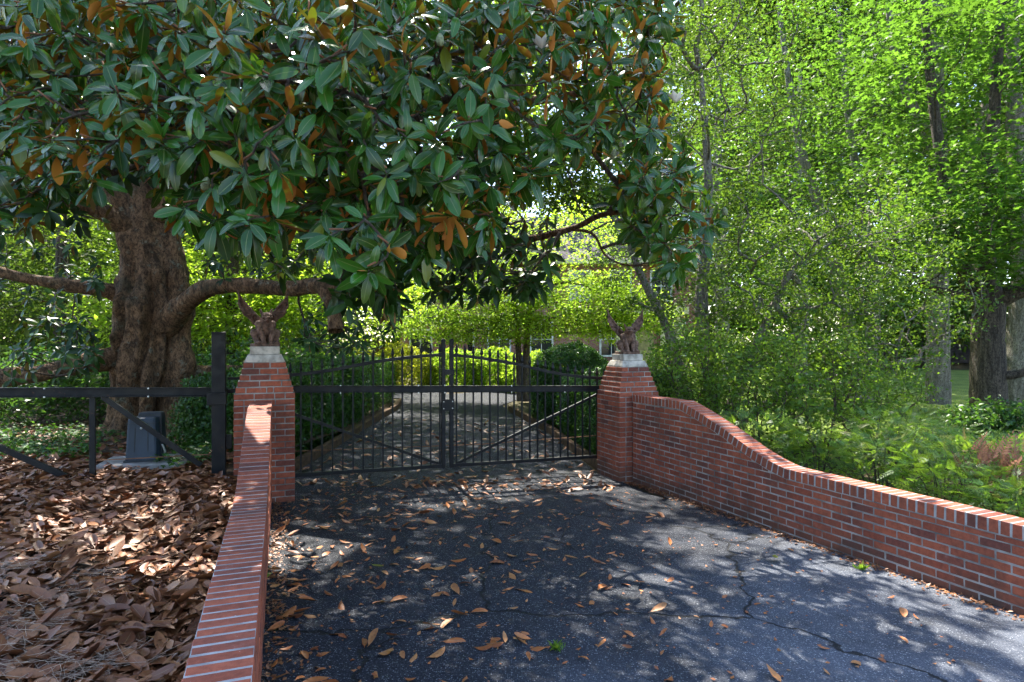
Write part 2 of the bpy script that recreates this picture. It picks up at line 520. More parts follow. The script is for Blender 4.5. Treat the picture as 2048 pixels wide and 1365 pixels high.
# simple rhombic leaf, two triangles folded along the midrib
def rhomb(w=0.28, peak=0.45, fold=0.12):
    V = np.array([(0, 0, 0), (peak, -w, fold), (1, 0, -0.12), (peak, w, fold)], float)
    return V, np.array([(0, 1, 2), (0, 2, 3)], int), np.array([0, 1, 0, 1.0])
RH_T = [rhomb(0.28, 0.45, 0.10), rhomb(0.32, 0.4, -0.05), rhomb(0.25, 0.5, 0.15)]
LANCE_T = [rhomb(0.17, 0.4, 0.05), rhomb(0.15, 0.45, -0.04)]
# five-lobed maple leaf, fan of triangles
def maple_t(fold=0.1):
    ang = [-170, -115, -85, -62, -30, 0 - 14, 0, 14, 30, 62, 85, 115, 170]
    r = [0.12, 0.42, 0.25, 0.55, 0.28, 0.45, 0.68, 0.45, 0.28, 0.55, 0.25, 0.42, 0.12]
    V = [(0.35, 0, 0)]
    for a, q in zip(ang, r):
        V.append((0.35 + q * math.cos(rad(a)), q * math.sin(rad(a)), -fold * q + 0.12 * abs(q * math.sin(rad(a)))))
    F = [(0, i, i + 1) for i in range(1, len(V) - 1)]
    return np.array(V, float), np.array(F, int), np.zeros(len(V))
MAPLE_T = [maple_t(0.1), maple_t(0.3)]
# pinnate frond: rachis and paired leaflets
def frond_t(n=7, droop=0.3, spread=0.34):
    V, F = [], []
    for i in range(n):
        t = 0.18 + 0.82 * i / (n - 1)
        ln = spread * (1 - 0.55 * t) * (1 if i < n - 1 else 1.2)
        for sg in ((-1, 1) if i < n - 1 else (0,)):
            d = np.array([0.62, sg * 0.78, -0.12]) if sg else np.array([1, 0, -0.2])
            d /= np.linalg.norm(d)
            p = np.array([t, 0, -droop * t * t])
            sd = np.cross(d, (0, 0, 1))
            b = len(V)
            V += [p, p + d * ln * 0.45 + sd * ln * 0.18 , p + d * ln, p + d * ln * 0.45 - sd * ln * 0.18]
            F += [(b, b + 1, b + 2), (b, b + 2, b + 3)]
    b = len(V)
    V += [np.array([0, -0.008, 0]), np.array([0, 0.008, 0]), np.array([1, 0, -droop])]
    F += [(b, b + 1, b + 2)]
    return np.array(V, float), np.array(F, int), np.zeros(len(V))
FROND_T = [frond_t(7, 0.3), frond_t(6, 0.5, 0.40), frond_t(8, 0.15, 0.30)]

def frames(D, N):
    """leaf axes: X along D, Z as close to N as possible"""
    X = unit(D)
    Z = unit(N - (N * X).sum(-1, keepdims=True) * X)
    Y = np.cross(Z, X)
    return np.stack([X, Y, Z], axis=1)          # rows are axes

def scatter(name, tmpls, P, FR, S, mat, parent=None, tint=None, smooth=True):
    """one mesh holding a leaf at every point"""
    n = len(P)
    idx = R.integers(0, len(tmpls), n)
    if tint is None:
        tint = R.random(n)
    Vs, Fs, Ts, Rs, base = [], [], [], [], 0
    for k, (TV, TF, TR) in enumerate(tmpls):
        m = idx == k
        c = int(m.sum())
        if not c:
            continue
        V = np.einsum('vk,nkj->nvj', TV, FR[m]) * S[m][:, None, None] + P[m][:, None, :]
        nv = len(TV)
        Vs.append(V.reshape(-1, 3))
        Fs.append((TF[None] + (np.arange(c) * nv)[:, None, None]).reshape(-1, TF.shape[1]) + base)
        Ts.append(np.repeat(tint[m], nv))
        Rs.append(np.tile(TR, c))
        base += c * nv
    me = np_mesh(name, np.concatenate(Vs), np.concatenate(Fs), {'tint': np.concatenate(Ts), 'rib': np.concatenate(Rs)}, smooth)
    return link(name, me, mat, parent)

def rdir(n):
    return unit(R.normal(size=(n, 3)))

# ------------------------------------------------------------------ branch growth: every point joined to a skeleton
def grow(skel, pts, alpha=0.45):
    """skel: list of (p, parent index, is skeleton); returns arrays of positions and parent indices"""
    n0 = len(skel)
    P = np.vstack([np.array([s[0] for s in skel]), pts])
    n = len(P)
    par = np.full(n, -1)
    path = np.zeros(n)
    for i, s in enumerate(skel):
        par[i] = s[1]
        path[i] = 0 if s[1] < 0 else path[s[1]] + np.linalg.norm(P[i] - P[s[1]]) * 0.3
    best = np.full(n, 1e9)
    src = np.full(n, -1)
    done = np.zeros(n, bool)
    def relax(i):
        d = np.linalg.norm(P - P[i], axis=1)
        up = P[:, 2] - P[i, 2]
        cost = d + alpha * path[i] + np.where(up < -0.3, 0.25 * d, 0)
        m = (~done) & (cost < best)
        best[m] = cost[m]
        src[m] = i
    for i in range(n0):
        done[i] = True
    for i in range(n0):
        relax(i)
    order = []
    for _ in range(n - n0):
        c = np.where(done, 1e9, best)
        j = int(np.argmin(c))
        par[j] = src[j]
        path[j] = path[src[j]] + np.linalg.norm(P[j] - P[src[j]])
        done[j] = True
        order.append(j)
        relax(j)
    cnt = np.ones(n)
    for j in reversed(order):
        cnt[par[j]] += cnt[j]
    return P, par, cnt, n0

def branch_mesh(P, par, cnt, n0, r0=0.004, pw=0.5, rmax=0.2, sides=5, wob=0.0, seg=3):
    n = len(P)
    ch = [[] for _ in range(n)]
    for j in range(n0, n):
        ch[par[j]].append(j)
    T = np.zeros((n, 3))
    for j in range(n):
        p = P[par[j]] if par[j] >= 0 else P[j] - np.array([0, 0, 1.0])
        if ch[j]:
            mc = max(ch[j], key=lambda k: cnt[k])
            T[j] = unit(P[mc] - p)
        else:
            T[j] = unit(P[j] - p)
    E = np.arange(n0, n)
    A, B = P[par[E]], P[E]
    L = np.linalg.norm(B - A, axis=1)[:, None]
    TA, TB = T[par[E]], T[E]
    direct = unit(B - A)
    skelp = par[E] < n0
    TA = np.where(skelp[:, None], direct, unit(TA + direct * 0.6))
    rB = np.minimum(r0 * cnt[E] ** pw, rmax)
    rA = np.minimum(np.where(skelp, rB * 1.25, np.minimum(r0 * cnt[par[E]] ** pw, rB * 1.7)), rmax)
    rings = []
    ts = np.linspace(0, 1, seg + 1)
    for t in ts:
        h00, h10, h01, h11 = 2*t**3-3*t**2+1, t**3-2*t**2+t, -2*t**3+3*t**2, t**3-t**2
        p = h00 * A + h10 * TA * L * 0.9 + h01 * B + h11 * TB * L * 0.9
        if wob and 0 < t < 1:
            p = p + R.normal(size=p.shape) * wob * L
        tg = unit((6*t*t-6*t) * A + (3*t*t-4*t+1) * TA * L * 0.9 + (6*t-6*t*t) * B + (3*t*t-2*t) * TB * L * 0.9)
        ref = np.where(np.abs(tg[:, 2:3]) > 0.9, np.array([[1.0, 0.2, 0]]), np.array([[0, 0.1, 1.0]]))
        u = unit(np.cross(tg, ref))
        w = np.cross(tg, u)
        r = (rA * (1 - t) + rB * t)[:, None]
        ring = [p + (u * math.cos(2*math.pi*k/sides) + w * math.sin(2*math.pi*k/sides)) * r for k in range(sides)]
        rings.append(np.stack(ring, 1))
    V = np.stack(rings, 1)                       # edges, rings, sides, 3
    ne = len(E)
    F = []
    for s in range(seg):
        for k in range(sides):
            k2 = (k + 1) % sides
            F.append((s*sides+k, s*sides+k2, (s+1)*sides+k2, (s+1)*sides+k))
    F = np.array(F)
    F = (F[None] + (np.arange(ne) * (seg+1) * sides)[:, None, None]).reshape(-1, 4)
    return V.reshape(-1, 3), F

def spline(pts, n):
    pts = np.array(pts, float)
    k = len(pts)
    out = []
    for t in np.linspace(0, k - 1, n):
        i = min(int(t), k - 2)
        f = t - i
        p0, p1, p2, p3 = pts[max(i-1, 0)], pts[i], pts[i+1], pts[min(i+2, k-1)]
        out.append(0.5 * ((2*p1) + (-p0+p2)*f + (2*p0-5*p1+4*p2-p3)*f*f + (-p0+3*p1-3*p2+p3)*f**3))
    return np.array(out)

def vnoise(p, seed=0.0, f=1.0):
    x, y, z = p[..., 0]*f+seed, p[..., 1]*f+seed*1.7, p[..., 2]*f-seed*0.6
    return (np.sin(x*1.7+np.sin(y*2.3+1.1))*np.sin(y*1.9+np.sin(z*2.1))*0.6 + np.sin(z*2.7+x*1.3)*0.4*np.sin(y*3.1-x*2.2))

# limb: a thick tapering tube with an uneven surface
def limb_mesh(pts, radii, n=40, sides=16, lump=0.12, seed=0.0):
    c = spline(pts, n)
    r = np.interp(np.linspace(0, 1, n), np.linspace(0, 1, len(radii)), radii)
    V, F = [], []
    for i in range(n):
        t = unit(c[min(i+1, n-1)] - c[max(i-1, 0)])
        ref = np.array([0, 0, 1.0]) if abs(t[2]) < 0.9 else np.array([0, 1.0, 0])
        u = unit(np.cross(t, ref)); w = np.cross(t, u)
        a = np.linspace(0, 2*np.pi, sides, endpoint=False)
        d = np.cos(a)[:, None]*u + np.sin(a)[:, None]*w
        p = c[i] + d*r[i]
        k = 1 + lump*vnoise(p, seed, 2.5) + lump*0.6*vnoise(p, seed+3, 7)
        V.append(c[i] + d*(r[i]*k)[:, None])
    V = np.vstack(V)
    for i in range(n-1):
        for k in range(sides):
            k2 = (k+1) % sides
            F.append((i*sides+k, i*sides+k2, (i+1)*sides+k2, (i+1)*sides+k))
    return V, np.array(F), c, r

# ------------------------------------------------------------------ ground heights and plan
TH = rad(21)
U = np.array([math.cos(TH), math.sin(TH), 0])        # along the gate, to the right
N = np.array([-math.sin(TH), math.cos(TH), 0])       # into the property
LP = np.array([-2.396, 6.90, 0])                     # left pillar, front inner corner
RP = np.array([1.443, 8.39, 0])                      # right pillar, front inner corner
PW = 0.62

def zg(x, y):
    xc = np.clip(x, -3, 4); yc = np.clip(y, -6, 9.5)
    return -0.0217*(xc+2.4) - 0.0285*(yc-6.9) + 0.5*sstep(20, 36, y)

LWD = np.array([math.sin(rad(20.3)), -math.cos(rad(20.3)), 0])     # left wall runs from pillar to street
LW0 = np.array([-2.625, 6.83, 0])                                   # its drive-side face at the pillar
RWD = np.array([math.sin(rad(22.3)), -math.cos(rad(22.3)), 0])
RW0 = np.array([1.625, 8.42, 0])
WT = 0.205

def grid_sheet(name, xs, ys, zf, mat, **tg):
    X, Y = np.meshgrid(xs, ys)
    Z = zf(X, Y)
    V = np.stack([X, Y, Z], -1).reshape(-1, 3)
    nx, ny = len(xs), len(ys)
    i = np.arange(nx*ny).reshape(ny, nx)
    F = np.stack([i[:-1, :-1], i[:-1, 1:], i[1:, 1:], i[1:, :-1]], -1).reshape(-1, 4)
    o = link(name, np_mesh(name, V, F, None, True), mat)
    tag(o, **tg)
    return o

def strip_sheet(name, left, right, zf, mat, m=40, **tg):
    """sheet between two plan polylines with the same number of points"""
    left, right = np.array(left, float), np.array(right, float)
    n = len(left)
    a = np.linspace(0, 1, m)
    XY = left[:, None, :]*(1-a)[None, :, None] + right[:, None, :]*a[None, :, None]
    Z = zf(XY[..., 0], XY[..., 1])
    V = np.concatenate([XY, Z[..., None]], -1).reshape(-1, 3)
    i = np.arange(n*m).reshape(n, m)
    F = np.stack([i[:-1, :-1], i[:-1, 1:], i[1:, 1:], i[1:, :-1]], -1).reshape(-1, 4)
    o = link(name, np_mesh(name, V, F, None, True), mat)
    tag(o, **tg)
    return o

xs = np.concatenate([np.linspace(-700, -30, 12)[:-1], np.linspace(-30, 30, 61), np.linspace(30, 700, 12)[1:]])
ys = np.concatenate([np.linspace(-200, -8, 8)[:-1], np.linspace(-8, 45, 54), np.linspace(45, 1500, 14)[1:]])
grid_sheet('ground', xs, ys, lambda x, y: zg(x, y)-0.03 + 0.04*vnoise(np.stack([x, y, 0*x], -1), 2, 0.5), M['mulch'], kind='structure')

# driveway: from the street, through the gate, on to the house
dl, dr = [], []
for y in np.linspace(-5, 6.9, 25):
    s = (6.83-y)/-LWD[1]
    dl.append((LW0[0]+LWD[0]*s-0.08, y) if y < 6.8 else (-2.7, y))
    s2 = max(0, (8.42-y)/-RWD[1])
    dr.append((RW0[0]+RWD[0]*s2+0.08, y))
for y, a, b in [(7.6, -2.95, 1.72), (8.5, -3.0, 1.45), (9.3, -3.02, 1.22), (11, -3.05, 1.0), (12.5, -3.06, 0.85), (14.5, -3.06, 0.4), (16.5, -3.05, -0.02), (18.5, -3.2, -0.3), (20, -3.6, 0.1), (21.2, -5.5, 2.0), (22.6, -9, 6)]:
    dl.append((a, y)); dr.append((b, y))
strip_sheet('driveway', dl, dr, lambda x, y: zg(x, y)+0.006*vnoise(np.stack([x, y, 0*x], -1), 5, 1.3), M['asphalt'], 44, kind='structure')

def zbed(x, y):
    base = 0.26 + 0.04*vnoise(np.stack([x, y, 0*x], -1), 1, 0.9)
    far = zg(x, y)+0.12
    k = sstep(8.5, 13, y)
    return base*(1-k)+far*k
bl, br = [], []
for y in np.linspace(-3, 6.9, 20):
    s = (6.83-y)/-LWD[1]
    br.append((LW0[0]+LWD[0]*s-0.11, y)); bl.append((-16, y))
for y, x in [(7.2, -2.95), (7.8, -3.12), (8.6, -3.12), (10, -3.13), (12, -3.15), (15, -3.15), (18, -3.3)]:
    br.append((x, y)); bl.append((-16, y))
strip_sheet('garden_bed', bl, br, zbed, M['soil'], 70, kind='structure')

def zrb(x, y):
    base = 0.10 + 0.03*vnoise(np.stack([x, y, 0*x], -1), 4, 0.8)
    k = sstep(9, 12, y)
    return base*(1-k) + (zg(x, y)+0.04)*k
bl, br = [], []
for y in np.linspace(-3, 8.4, 20):
    s = (8.42-y)/-RWD[1]
    bl.append((RW0[0]+RWD[0]*s+0.10, y)); br.append((20, y))
for y, x in [(9.2, 1.75), (10.5, 1.5), (12, 1.3), (14, 1.1)]:
    bl.append((x, y)); br.append((20, y))
strip_sheet('shrub_bed', bl, br, zrb, M['mulch'], 60, kind='structure')
strip_sheet('lawn', [(3.6, 12.5), (3.2, 15), (2.4, 20), (1.5, 26), (1.5, 32)], [(26, 11), (28, 15), (30, 20), (30, 26), (30, 32)],
            lambda x, y: zg(x, y)+0.075, M['lawn'], 20, kind='structure')

# ------------------------------------------------------------------ bricks
_bc = {}
def brick_mesh(L, D, H, ch=0.004):
    key = (round(L, 3), round(D, 3), round(H, 3))
    if key in _bc:
        return _bc[key]
    x, y, z = L/2, D/2, H/2
    V, F = [], []
    idx = {}
    for sx in (-1, 1):
        for sy in (-1, 1):
            for sz in (-1, 1):
                for ax in range(3):
                    c = [sx*x, sy*y, sz*z]
                    for k in range(3):
                        if k != ax:
                            c[k] -= (sx, sy, sz)[k]*ch*random.uniform(0.7, 1.7)
                    idx[(sx, sy, sz, ax)] = len(V)
                    V.append(c)
    S = [(-1, -1), (1, -1), (1, 1), (-1, 1)]
    for s in (-1, 1):
        F.append([idx[(s, a, b, 0)] for a, b in S])
        F.append([idx[(a, s, b, 1)] for a, b in S])
        F.append([idx[(a, b, s, 2)] for a, b in S])
    for a in (-1, 1):
        for b in (-1, 1):
            F.append([idx[(a, b, -1, 0)], idx[(a, b, 1, 0)], idx[(a, b, 1, 1)], idx[(a, b, -1, 1)]])
            F.append([idx[(a, -1, b, 0)], idx[(a, 1, b, 0)], idx[(a, 1, b, 2)], idx[(a, -1, b, 2)]])
            F.append([idx[(-1, a, b, 1)], idx[(1, a, b, 1)], idx[(1, a, b, 2)], idx[(-1, a, b, 2)]])
            for c in (-1, 1):
                F.append([idx[(a, b, c, 0)], idx[(a, b, c, 1)], idx[(a, b, c, 2)]])
    me = bpy.data.meshes.new('brick')
    me.from_pydata(V, [], F)
    me.update()
    import bmesh
    bm = bmesh.new(); bm.from_mesh(me)
    bmesh.ops.recalc_face_normals(bm, faces=bm.faces)
    bm.to_mesh(me); bm.free()
    me.materials.append(M['brick'])
    _bc[key] = me
    return me

COURSE = 0.067
BH = 0.0565
def put_brick(parent, me, loc, rz=0.0, ry=0.0, name='brick'):
    o = bpy.data.objects.new(name, me)
    o.location = (loc[0]+random.uniform(-.0012, .0012), loc[1]+random.uniform(-.0018, .0018), loc[2]+random.uniform(-.0008, .0008))
    o.rotation_euler = (random.uniform(-.006, .006), ry+random.uniform(-.006, .006), rz+random.uniform(-.006, .006))
    o.parent = parent
    C.objects.link(o)
    return o

def brick_pillar(corner, side, base_z, label):
    """corner: front corner nearest the gate; side=-1 grows left, +1 grows right"""
    ctr = corner + U*side*PW/2 + N*PW/2
    root = empty('brick_pillar', (ctr[0], ctr[1], base_z), TH)
    tag(root, label, 'pillar', 'gate pillars')
    ncrs = 23
    core = MB()
    for c in range(-1, ncrs):
        inset = max(0, c-(ncrs-6))*0.0185
        w = PW/2-inset
        core.box((0, 0, c*COURSE+COURSE/2), (2*w-0.009, 2*w-0.009, COURSE))
    core.build('mortar', M['mortar'], root)
    for c in range(-1, ncrs):
        inset = max(0, c-(ncrs-6))*0.0185
        w = PW/2-inset
        D = 0.098
        z = c*COURSE+COURSE/2
        run = 2*w-D-0.009                        # one side run, pinwheel bond
        pat = [0.198, 0.198]
        rest = run-2*0.198-2*0.009
        pat = ([rest]+pat if c % 2 else pat+[rest]) if rest > 0.045 else [run*0.5-0.0045, run*0.5-0.0045]
        if c >= ncrs-6 and rest > 0.045:
            k = random.choice([0, 1, 2]); pat = pat[k:]+pat[:k]
        for f in range(4):
            a = f*math.pi/2
            x = -w
            mirror = 1 if c % 2 else -1
            for L in pat:
                px = (x+L/2)*mirror
                x += L+0.009
                loc = Matrix.Rotation(a, 3, 'Z') @ Vector((px, -w+D/2, z))
                put_brick(root, brick_mesh(L, D, BH), loc, a)
    top = ncrs*COURSE
    w = PW/2-6*0.0185+0.006
    cp = MB()
    cp.box((0, 0, top+0.012), (2*w, 2*w, 0.024))
    cp.frustum((0, 0, top+0.024), (w-0.004, w-0.004), (0.175, 0.175), 0.06)
    cp.build('cap', M['stone'], root, bevel=0.006)
    MB().box((0, 0, top+0.084+0.0455), (0.31, 0.31, 0.087)).build('plinth_block', M['stone'], root, bevel=0.005)
    return root, top+0.084+0.089, ctr

pl, pl_top, pl_c = brick_pillar(LP, -1, -0.005, 'red brick gate pillar with stone cap at the end of the narrow brick wall by the fallen leaves')
pr, pr_top, pr_c = brick_pillar(RP, 1, -0.128, 'red brick gate pillar with stone cap in front of the green shrubs')

def wall_profile(s, hi, lo, s0, s1):
    """height of the wall's top: level, ramp, level"""
    t = np.clip((s-s0)/(s1-s0), 0, 1)
    lin = t
    sm = t*t*(3-2*t)
    k = np.where(t < 0.5, 0.75, 0.35)
    return hi + (lo-hi)*(k*lin+(1-k)*sm)

def brick_wall(P0, D, length, basez, hi, lo, s0, s1, side, label):
    """P0: drive-side face at the pillar; side=+1: body lies to the right of direction D ... """
    ang = math.atan2(D[1], D[0])
    root = empty('brick_wall', (P0[0], P0[1], 0), ang)
    tag(root, label, 'wall', 'brick walls flanking the drive')
    # local frame: x along the wall, y = side*across
    CH = 0.095
    top = lambda s: wall_profile(np.asarray(s, float), hi, lo, s0, s1)
    # mortar body
    n = 90
    ss = np.linspace(0.0, length, n)
    zt = top(ss)-CH+0.002
    y0, y1 = 0.004*side, (WT-0.004)*side
    V, F = [], []
    for s, z in zip(ss, zt):
        V += [(s, y0, -0.4), (s, y0, z), (s, y1, z), (s, y1, -0.4)]
    for i in range(n-1):
        a = i*4; b = a+4
        for k in range(4):
            F.append((a+k, a+(k+1) % 4, b+(k+1) % 4, b+k))
    F += [(0, 1, 2, 3), (4*n-4, 4*n-3, 4*n-2, 4*n-1)]
    m = MB(); m.add(V, F); m.build('mortar', M['mortar'], root)
    # courses, counted down from the pillar's bed joint
    zb = basez-2*COURSE
    c = 0
    Lb, D_ = 0.203, 0.098
    while True:
        z0 = zb+c*COURSE; z1 = z0+BH
        if z0 > hi-CH:
            break
        s = -0.104 if c % 2 else 0.0
        while s < length:
            a, b = max(s, 0.002), min(s+Lb-0.009, length)
            s += Lb
            if b-a < 0.03:
                continue
            sa = np.linspace(a, b, 9)
            lim = top(sa)-CH-0.008
            gnd = zg(P0[0]+D[0]*(a+b)/2, P0[1]+D[1]*(a+b)/2)
            if z1 < gnd-0.02 or lim.max() < z0+0.012:
                continue
            if lim.min() >= z1:
                put_brick(root, brick_mesh(b-a, D_, BH), ((a+b)/2, side*D_/2, (z0+z1)/2))
            else:
                tz = np.minimum(lim, z1)
                ok = tz > z0+0.008
                sa, tz = sa[ok], tz[ok]
                if len(sa) < 3:
                    continue
                k = len(sa)
                mb = MB()
                vs = [(q-(a+b)/2, 0, z0-z0) for q in sa]+[(q-(a+b)/2, 0, t-z0) for q, t in zip(sa, tz)]
                vs += [(x, side*D_, z) for x, y, z in vs]
                fs = []
                for i in range(k-1):
                    fs.append((i, i+1, k+i+1, k+i))
                    fs.append((2*k+i+1, 2*k+i, 3*k+i, 3*k+i+1))
                    fs.append((k+i, k+i+1, 3*k+i+1, 3*k+i))
                    fs.append((i+1, i, 2*k+i, 2*k+i+1))
                fs.append((0, k, 3*k, 2*k)); fs.append((k-1, 3*k-1, 4*k-1, 2*k-1))
                mb.add(vs, fs)
                me = mb.mesh('brick'); me.materials.append(M['brick'])
                put_brick(root, me, ((a+b)/2, 0, z0))
        c += 1
    # coping: bricks on edge laid across the wall, following the ramp
    fine = np.linspace(0, length, 2000)
    zc = top(fine)-CH/2
    arc = np.concatenate([[0], np.cumsum(np.hypot(np.diff(fine), np.diff(zc)))])
    pitch = 0.0725
    mb = MB()
    V, F = [], []
    n = 140
    sv = np.linspace(0, length, n)
    for s in sv:
        z = float(top(s))+0.0012
        V += [(s, -0.003*side, z-CH), (s, -0.003*side, z), (s, (WT+0.003)*side, z), (s, (WT+0.003)*side, z-CH)]
    for i in range(n-1):
        a = i*4; b = a+4
        for k in range(4):
            F.append((a+k, a+(k+1) % 4, b+(k+1) % 4, b+k))
    F += [(0, 1, 2, 3), (4*n-4, 4*n-3, 4*n-2, 4*n-1)]
    mb.add(V, F); mb.build('coping_mortar', M['coping_mortar'], root)
    a = pitch/2
    while a < arc[-1]-pitch/2:
        s = np.interp(a, arc, fine); z = np.interp(a, arc, zc)
        s2 = np.interp(a+0.03, arc, fine); z2 = np.interp(a+0.03, arc, zc)
        s3 = np.interp(a-0.03, arc, fine); z3 = np.interp(a-0.03, arc, zc)
        ry = -math.atan2(z2-z3, s2-s3)
        put_brick(root, brick_mesh(0.0618, WT+0.010, CH+0.002), (s, side*WT/2, z+0.002), 0, ry, 'coping_brick')
        a += pitch
    return root

# right wall: its body lies on the garden side
brick_wall(RW0, RWD, 5.6, -0.128-COURSE*0, 1.045, 0.545, 1.0, 2.65, +1, 'long red brick wall with sloping coping running along the shrubs')
brick_wall(LW0, LWD, 6.0, -0.005, 1.115, 0.665, 0.75, 2.75, -1, 'red brick wall seen end-on between the fallen leaves and the drive')

# ------------------------------------------------------------------ gargoyles
def gargoyle(ctr, z, rz, label):
    root = empty('gargoyle_statue', (ctr[0], ctr[1], z), rz)
    tag(root, label, 'statue', 'winged gargoyles on the gate pillars')
    MB().box((0, 0, 0.018), (0.27, 0.25, 0.036)).build('base', M['gargoyle'], root, bevel=0.008)
    import bmesh
    bm = bmesh.new()
    def ell(c, r, rot=(0, 0, 0)):
        from mathutils import Euler
        m = Matrix.Translation(c) @ Euler(rot).to_matrix().to_4x4() @ Matrix.Diagonal((*r, 1))
        bmesh.ops.create_icosphere(bm, subdivisions=3, radius=1, matrix=m)
    def limb(pts, rs):
        pts = spline(pts, 9)
        rs = np.interp(np.linspace(0, 1, 9), np.linspace(0, 1, len(rs)), rs)
        for p, r in zip(pts, rs):
            ell(p, (r, r, r))
    # front is -Y: crouched beast, head forward, forelegs straight down between bent knees
    ell((0, 0.035, 0.155), (0.085, 0.085, 0.115), (0.25, 0, 0))
    ell((0, -0.005, 0.235), (0.085, 0.07, 0.085), (0.4, 0, 0))
    ell((0, 0.06, 0.10), (0.095, 0.08, 0.07))
    for s in (-1, 1):
        limb([(s*0.075, 0.05, 0.10), (s*0.118, -0.01, 0.155), (s*0.105, -0.05, 0.075), (s*0.10, -0.075, 0.045)], [0.05, 0.048, 0.032, 0.03])
        ell((s*0.10, -0.095, 0.045), (0.032, 0.045, 0.018))
        limb([(s*0.075, -0.02, 0.25), (s*0.062, -0.06, 0.16), (s*0.042, -0.085, 0.09), (s*0.04, -0.095, 0.045)], [0.042, 0.035, 0.027, 0.025])
        for k in (-1, 0, 1):
            limb([(s*0.04+k*0.014, -0.10, 0.052), (s*0.04+k*0.018, -0.125, 0.042)], [0.011, 0.008])
            limb([(s*0.10+k*0.016, -0.115, 0.05), (s*0.10+k*0.02, -0.135, 0.041)], [0.011, 0.008])
        # ears, brow, eye sockets
        limb([(s*0.038, -0.055, 0.355), (s*0.058, -0.045, 0.40), (s*0.066, -0.04, 0.425)], [0.02, 0.013, 0.005])
        ell((s*0.026, -0.112, 0.352), (0.022, 0.018, 0.012))
        ell((s*0.034, -0.10, 0.322), (0.024, 0.028, 0.022))
    limb([(0, -0.01, 0.27), (0, -0.05, 0.32)], [0.062, 0.055])
    ell((0, -0.07, 0.335), (0.056, 0.056, 0.052))
    ell((0, -0.125, 0.318), (0.032, 0.034, 0.022))       # snout
    ell((0, -0.112, 0.292), (0.030, 0.034, 0.015))       # jaw
    ell((0, -0.156, 0.326), (0.014, 0.010, 0.010))
    limb([(0.03, 0.10, 0.08), (0.11, 0.10, 0.05), (0.13, 0.02, 0.045)], [0.025, 0.02, 0.012])   # tail
    me = bpy.data.meshes.new('body')
    bm.to_mesh(me); bm.free()
    body = link('body', me, M['gargoyle'], root)
    rm = body.modifiers.new('remesh', 'REMESH'); rm.mode = 'VOXEL'; rm.voxel_size = 0.005
    sm = body.modifiers.new('smooth', 'SMOOTH'); sm.factor = 0.5; sm.iterations = 1
    # wings: raised, ribbed membranes curving back
    for s in (-1, 1):
        n, m = 14, 9
        V = []
        lead = spline([(0.04, 0.06, 0.30), (0.085, 0.07, 0.355), (0.175, 0.085, 0.465), (0.245, 0.075, 0.555), (0.272, 0.06, 0.63)], n)
        trail = spline([(0.075, 0.05, 0.18), (0.13, 0.05, 0.265), (0.225, 0.045, 0.355), (0.272, 0.05, 0.455), (0.276, 0.06, 0.62)], n)
        for i in range(n):
            for j in range(m):
                t = j/(m-1)
                p = lead[i]*(1-t)+trail[i]*t
                p = p + np.array([0, 0.018*math.sin(t*math.pi)+0.006*math.sin(t*math.pi*5), 0])+t*0.016*abs(math.sin(i/(n-1)*math.pi*4))*np.array([-1, 0, 0.6])
                V.append((s*p[0], p[1], p[2]))
        F = [(i*m+j, i*m+j+1, (i+1)*m+j+1, (i+1)*m+j) for i in range(n-1) for j in range(m-1)]
        wo = MB(); wo.add(V, F)
        w = wo.build('wing', M['gargoyle'], root, smooth=True)
        so = w.modifiers.new('solid', 'SOLIDIFY'); so.thickness = 0.016; so.offset = 0
        rb = MB()
        rb.tube([(s*p[0], p[1], p[2]) for p in lead], list(np.linspace(0.022, 0.007, n)), 7)
        for f in (0.0, 0.3, 0.6):
            pts = [lead[4]*(1-k)+(trail[int(4+f*8)])*k+np.array([0, -0.010, 0]) for k in np.linspace(0, 1, 6)]
            rb.tube([(s*p[0], p[1], p[2]) for p in pts], list(np.linspace(0.010, 0.005, 6)), 6)
        rb.build('wing_bone', M['gargoyle'], w, smooth=True)
    return root

gargoyle(pl_c, -0.005+pl_top+0.0005, TH+rad(14), 'winged terracotta gargoyle crouching on the pillar below the magnolia limb')
gargoyle(pr_c, -0.128+pr_top+0.0005, TH-rad(6), 'winged terracotta gargoyle crouching on the pillar beside the shrubs')

# ------------------------------------------------------------------ sliding gate
G0 = LP + N*0.70
gate = empty('sliding_gate', (G0[0], G0[1], 0), TH)
tag(gate, 'black steel sliding gate with arched top and spear pickets between the brick pillars', 'gate')
TC = 1.922
def sl(t): return -0.0255*(t-TC)
_as = [0, .25, .48, .83, 1.2, 1.52, 1.9, 2.23, 2.6]
_az = [1.588, 1.578, 1.549, 1.506, 1.430, 1.362, 1.312, 1.291, 1.285]
def arch(t):
    return float(np.interp(abs(t-TC), _as, _az)) + sl(t)
def archs(t):       # smoothed
    return sum(arch(t+k) for k in (-0.16, -0.08, 0, 0.08, 0.16))/5
T0, T1 = -0.32, 4.40
for lo, hi in ((T0, TC-0.05), (TC+0.05, T1)):
    m = MB()
    ts = np.linspace(lo, hi, 24)
    V, F = [], []
    for t in ts:
        z = archs(t)
        V += [(t, -0.019, z-0.02), (t, 0.019, z-0.02), (t, 0.019, z+0.02), (t, -0.019, z+0.02)]
    for i in range(23):
        a = i*4; b = a+4
        for k in range(4):
            F.append((a+k, a+(k+1) % 4, b+(k+1) % 4, b+k))
    F += [(0, 1, 2, 3), (95, 94, 93, 92)]
    m.add(V, F); m.build('arched_rail', M['steel'], gate, bevel=0.003)
    m = MB().bar((lo, 0, 0.128+sl(lo)*0.45), (hi, 0, 0.128+sl(hi)*0.45), 0.045, 0.045)
    m.build('bottom_rail', M['steel'], gate, bevel=0.004)
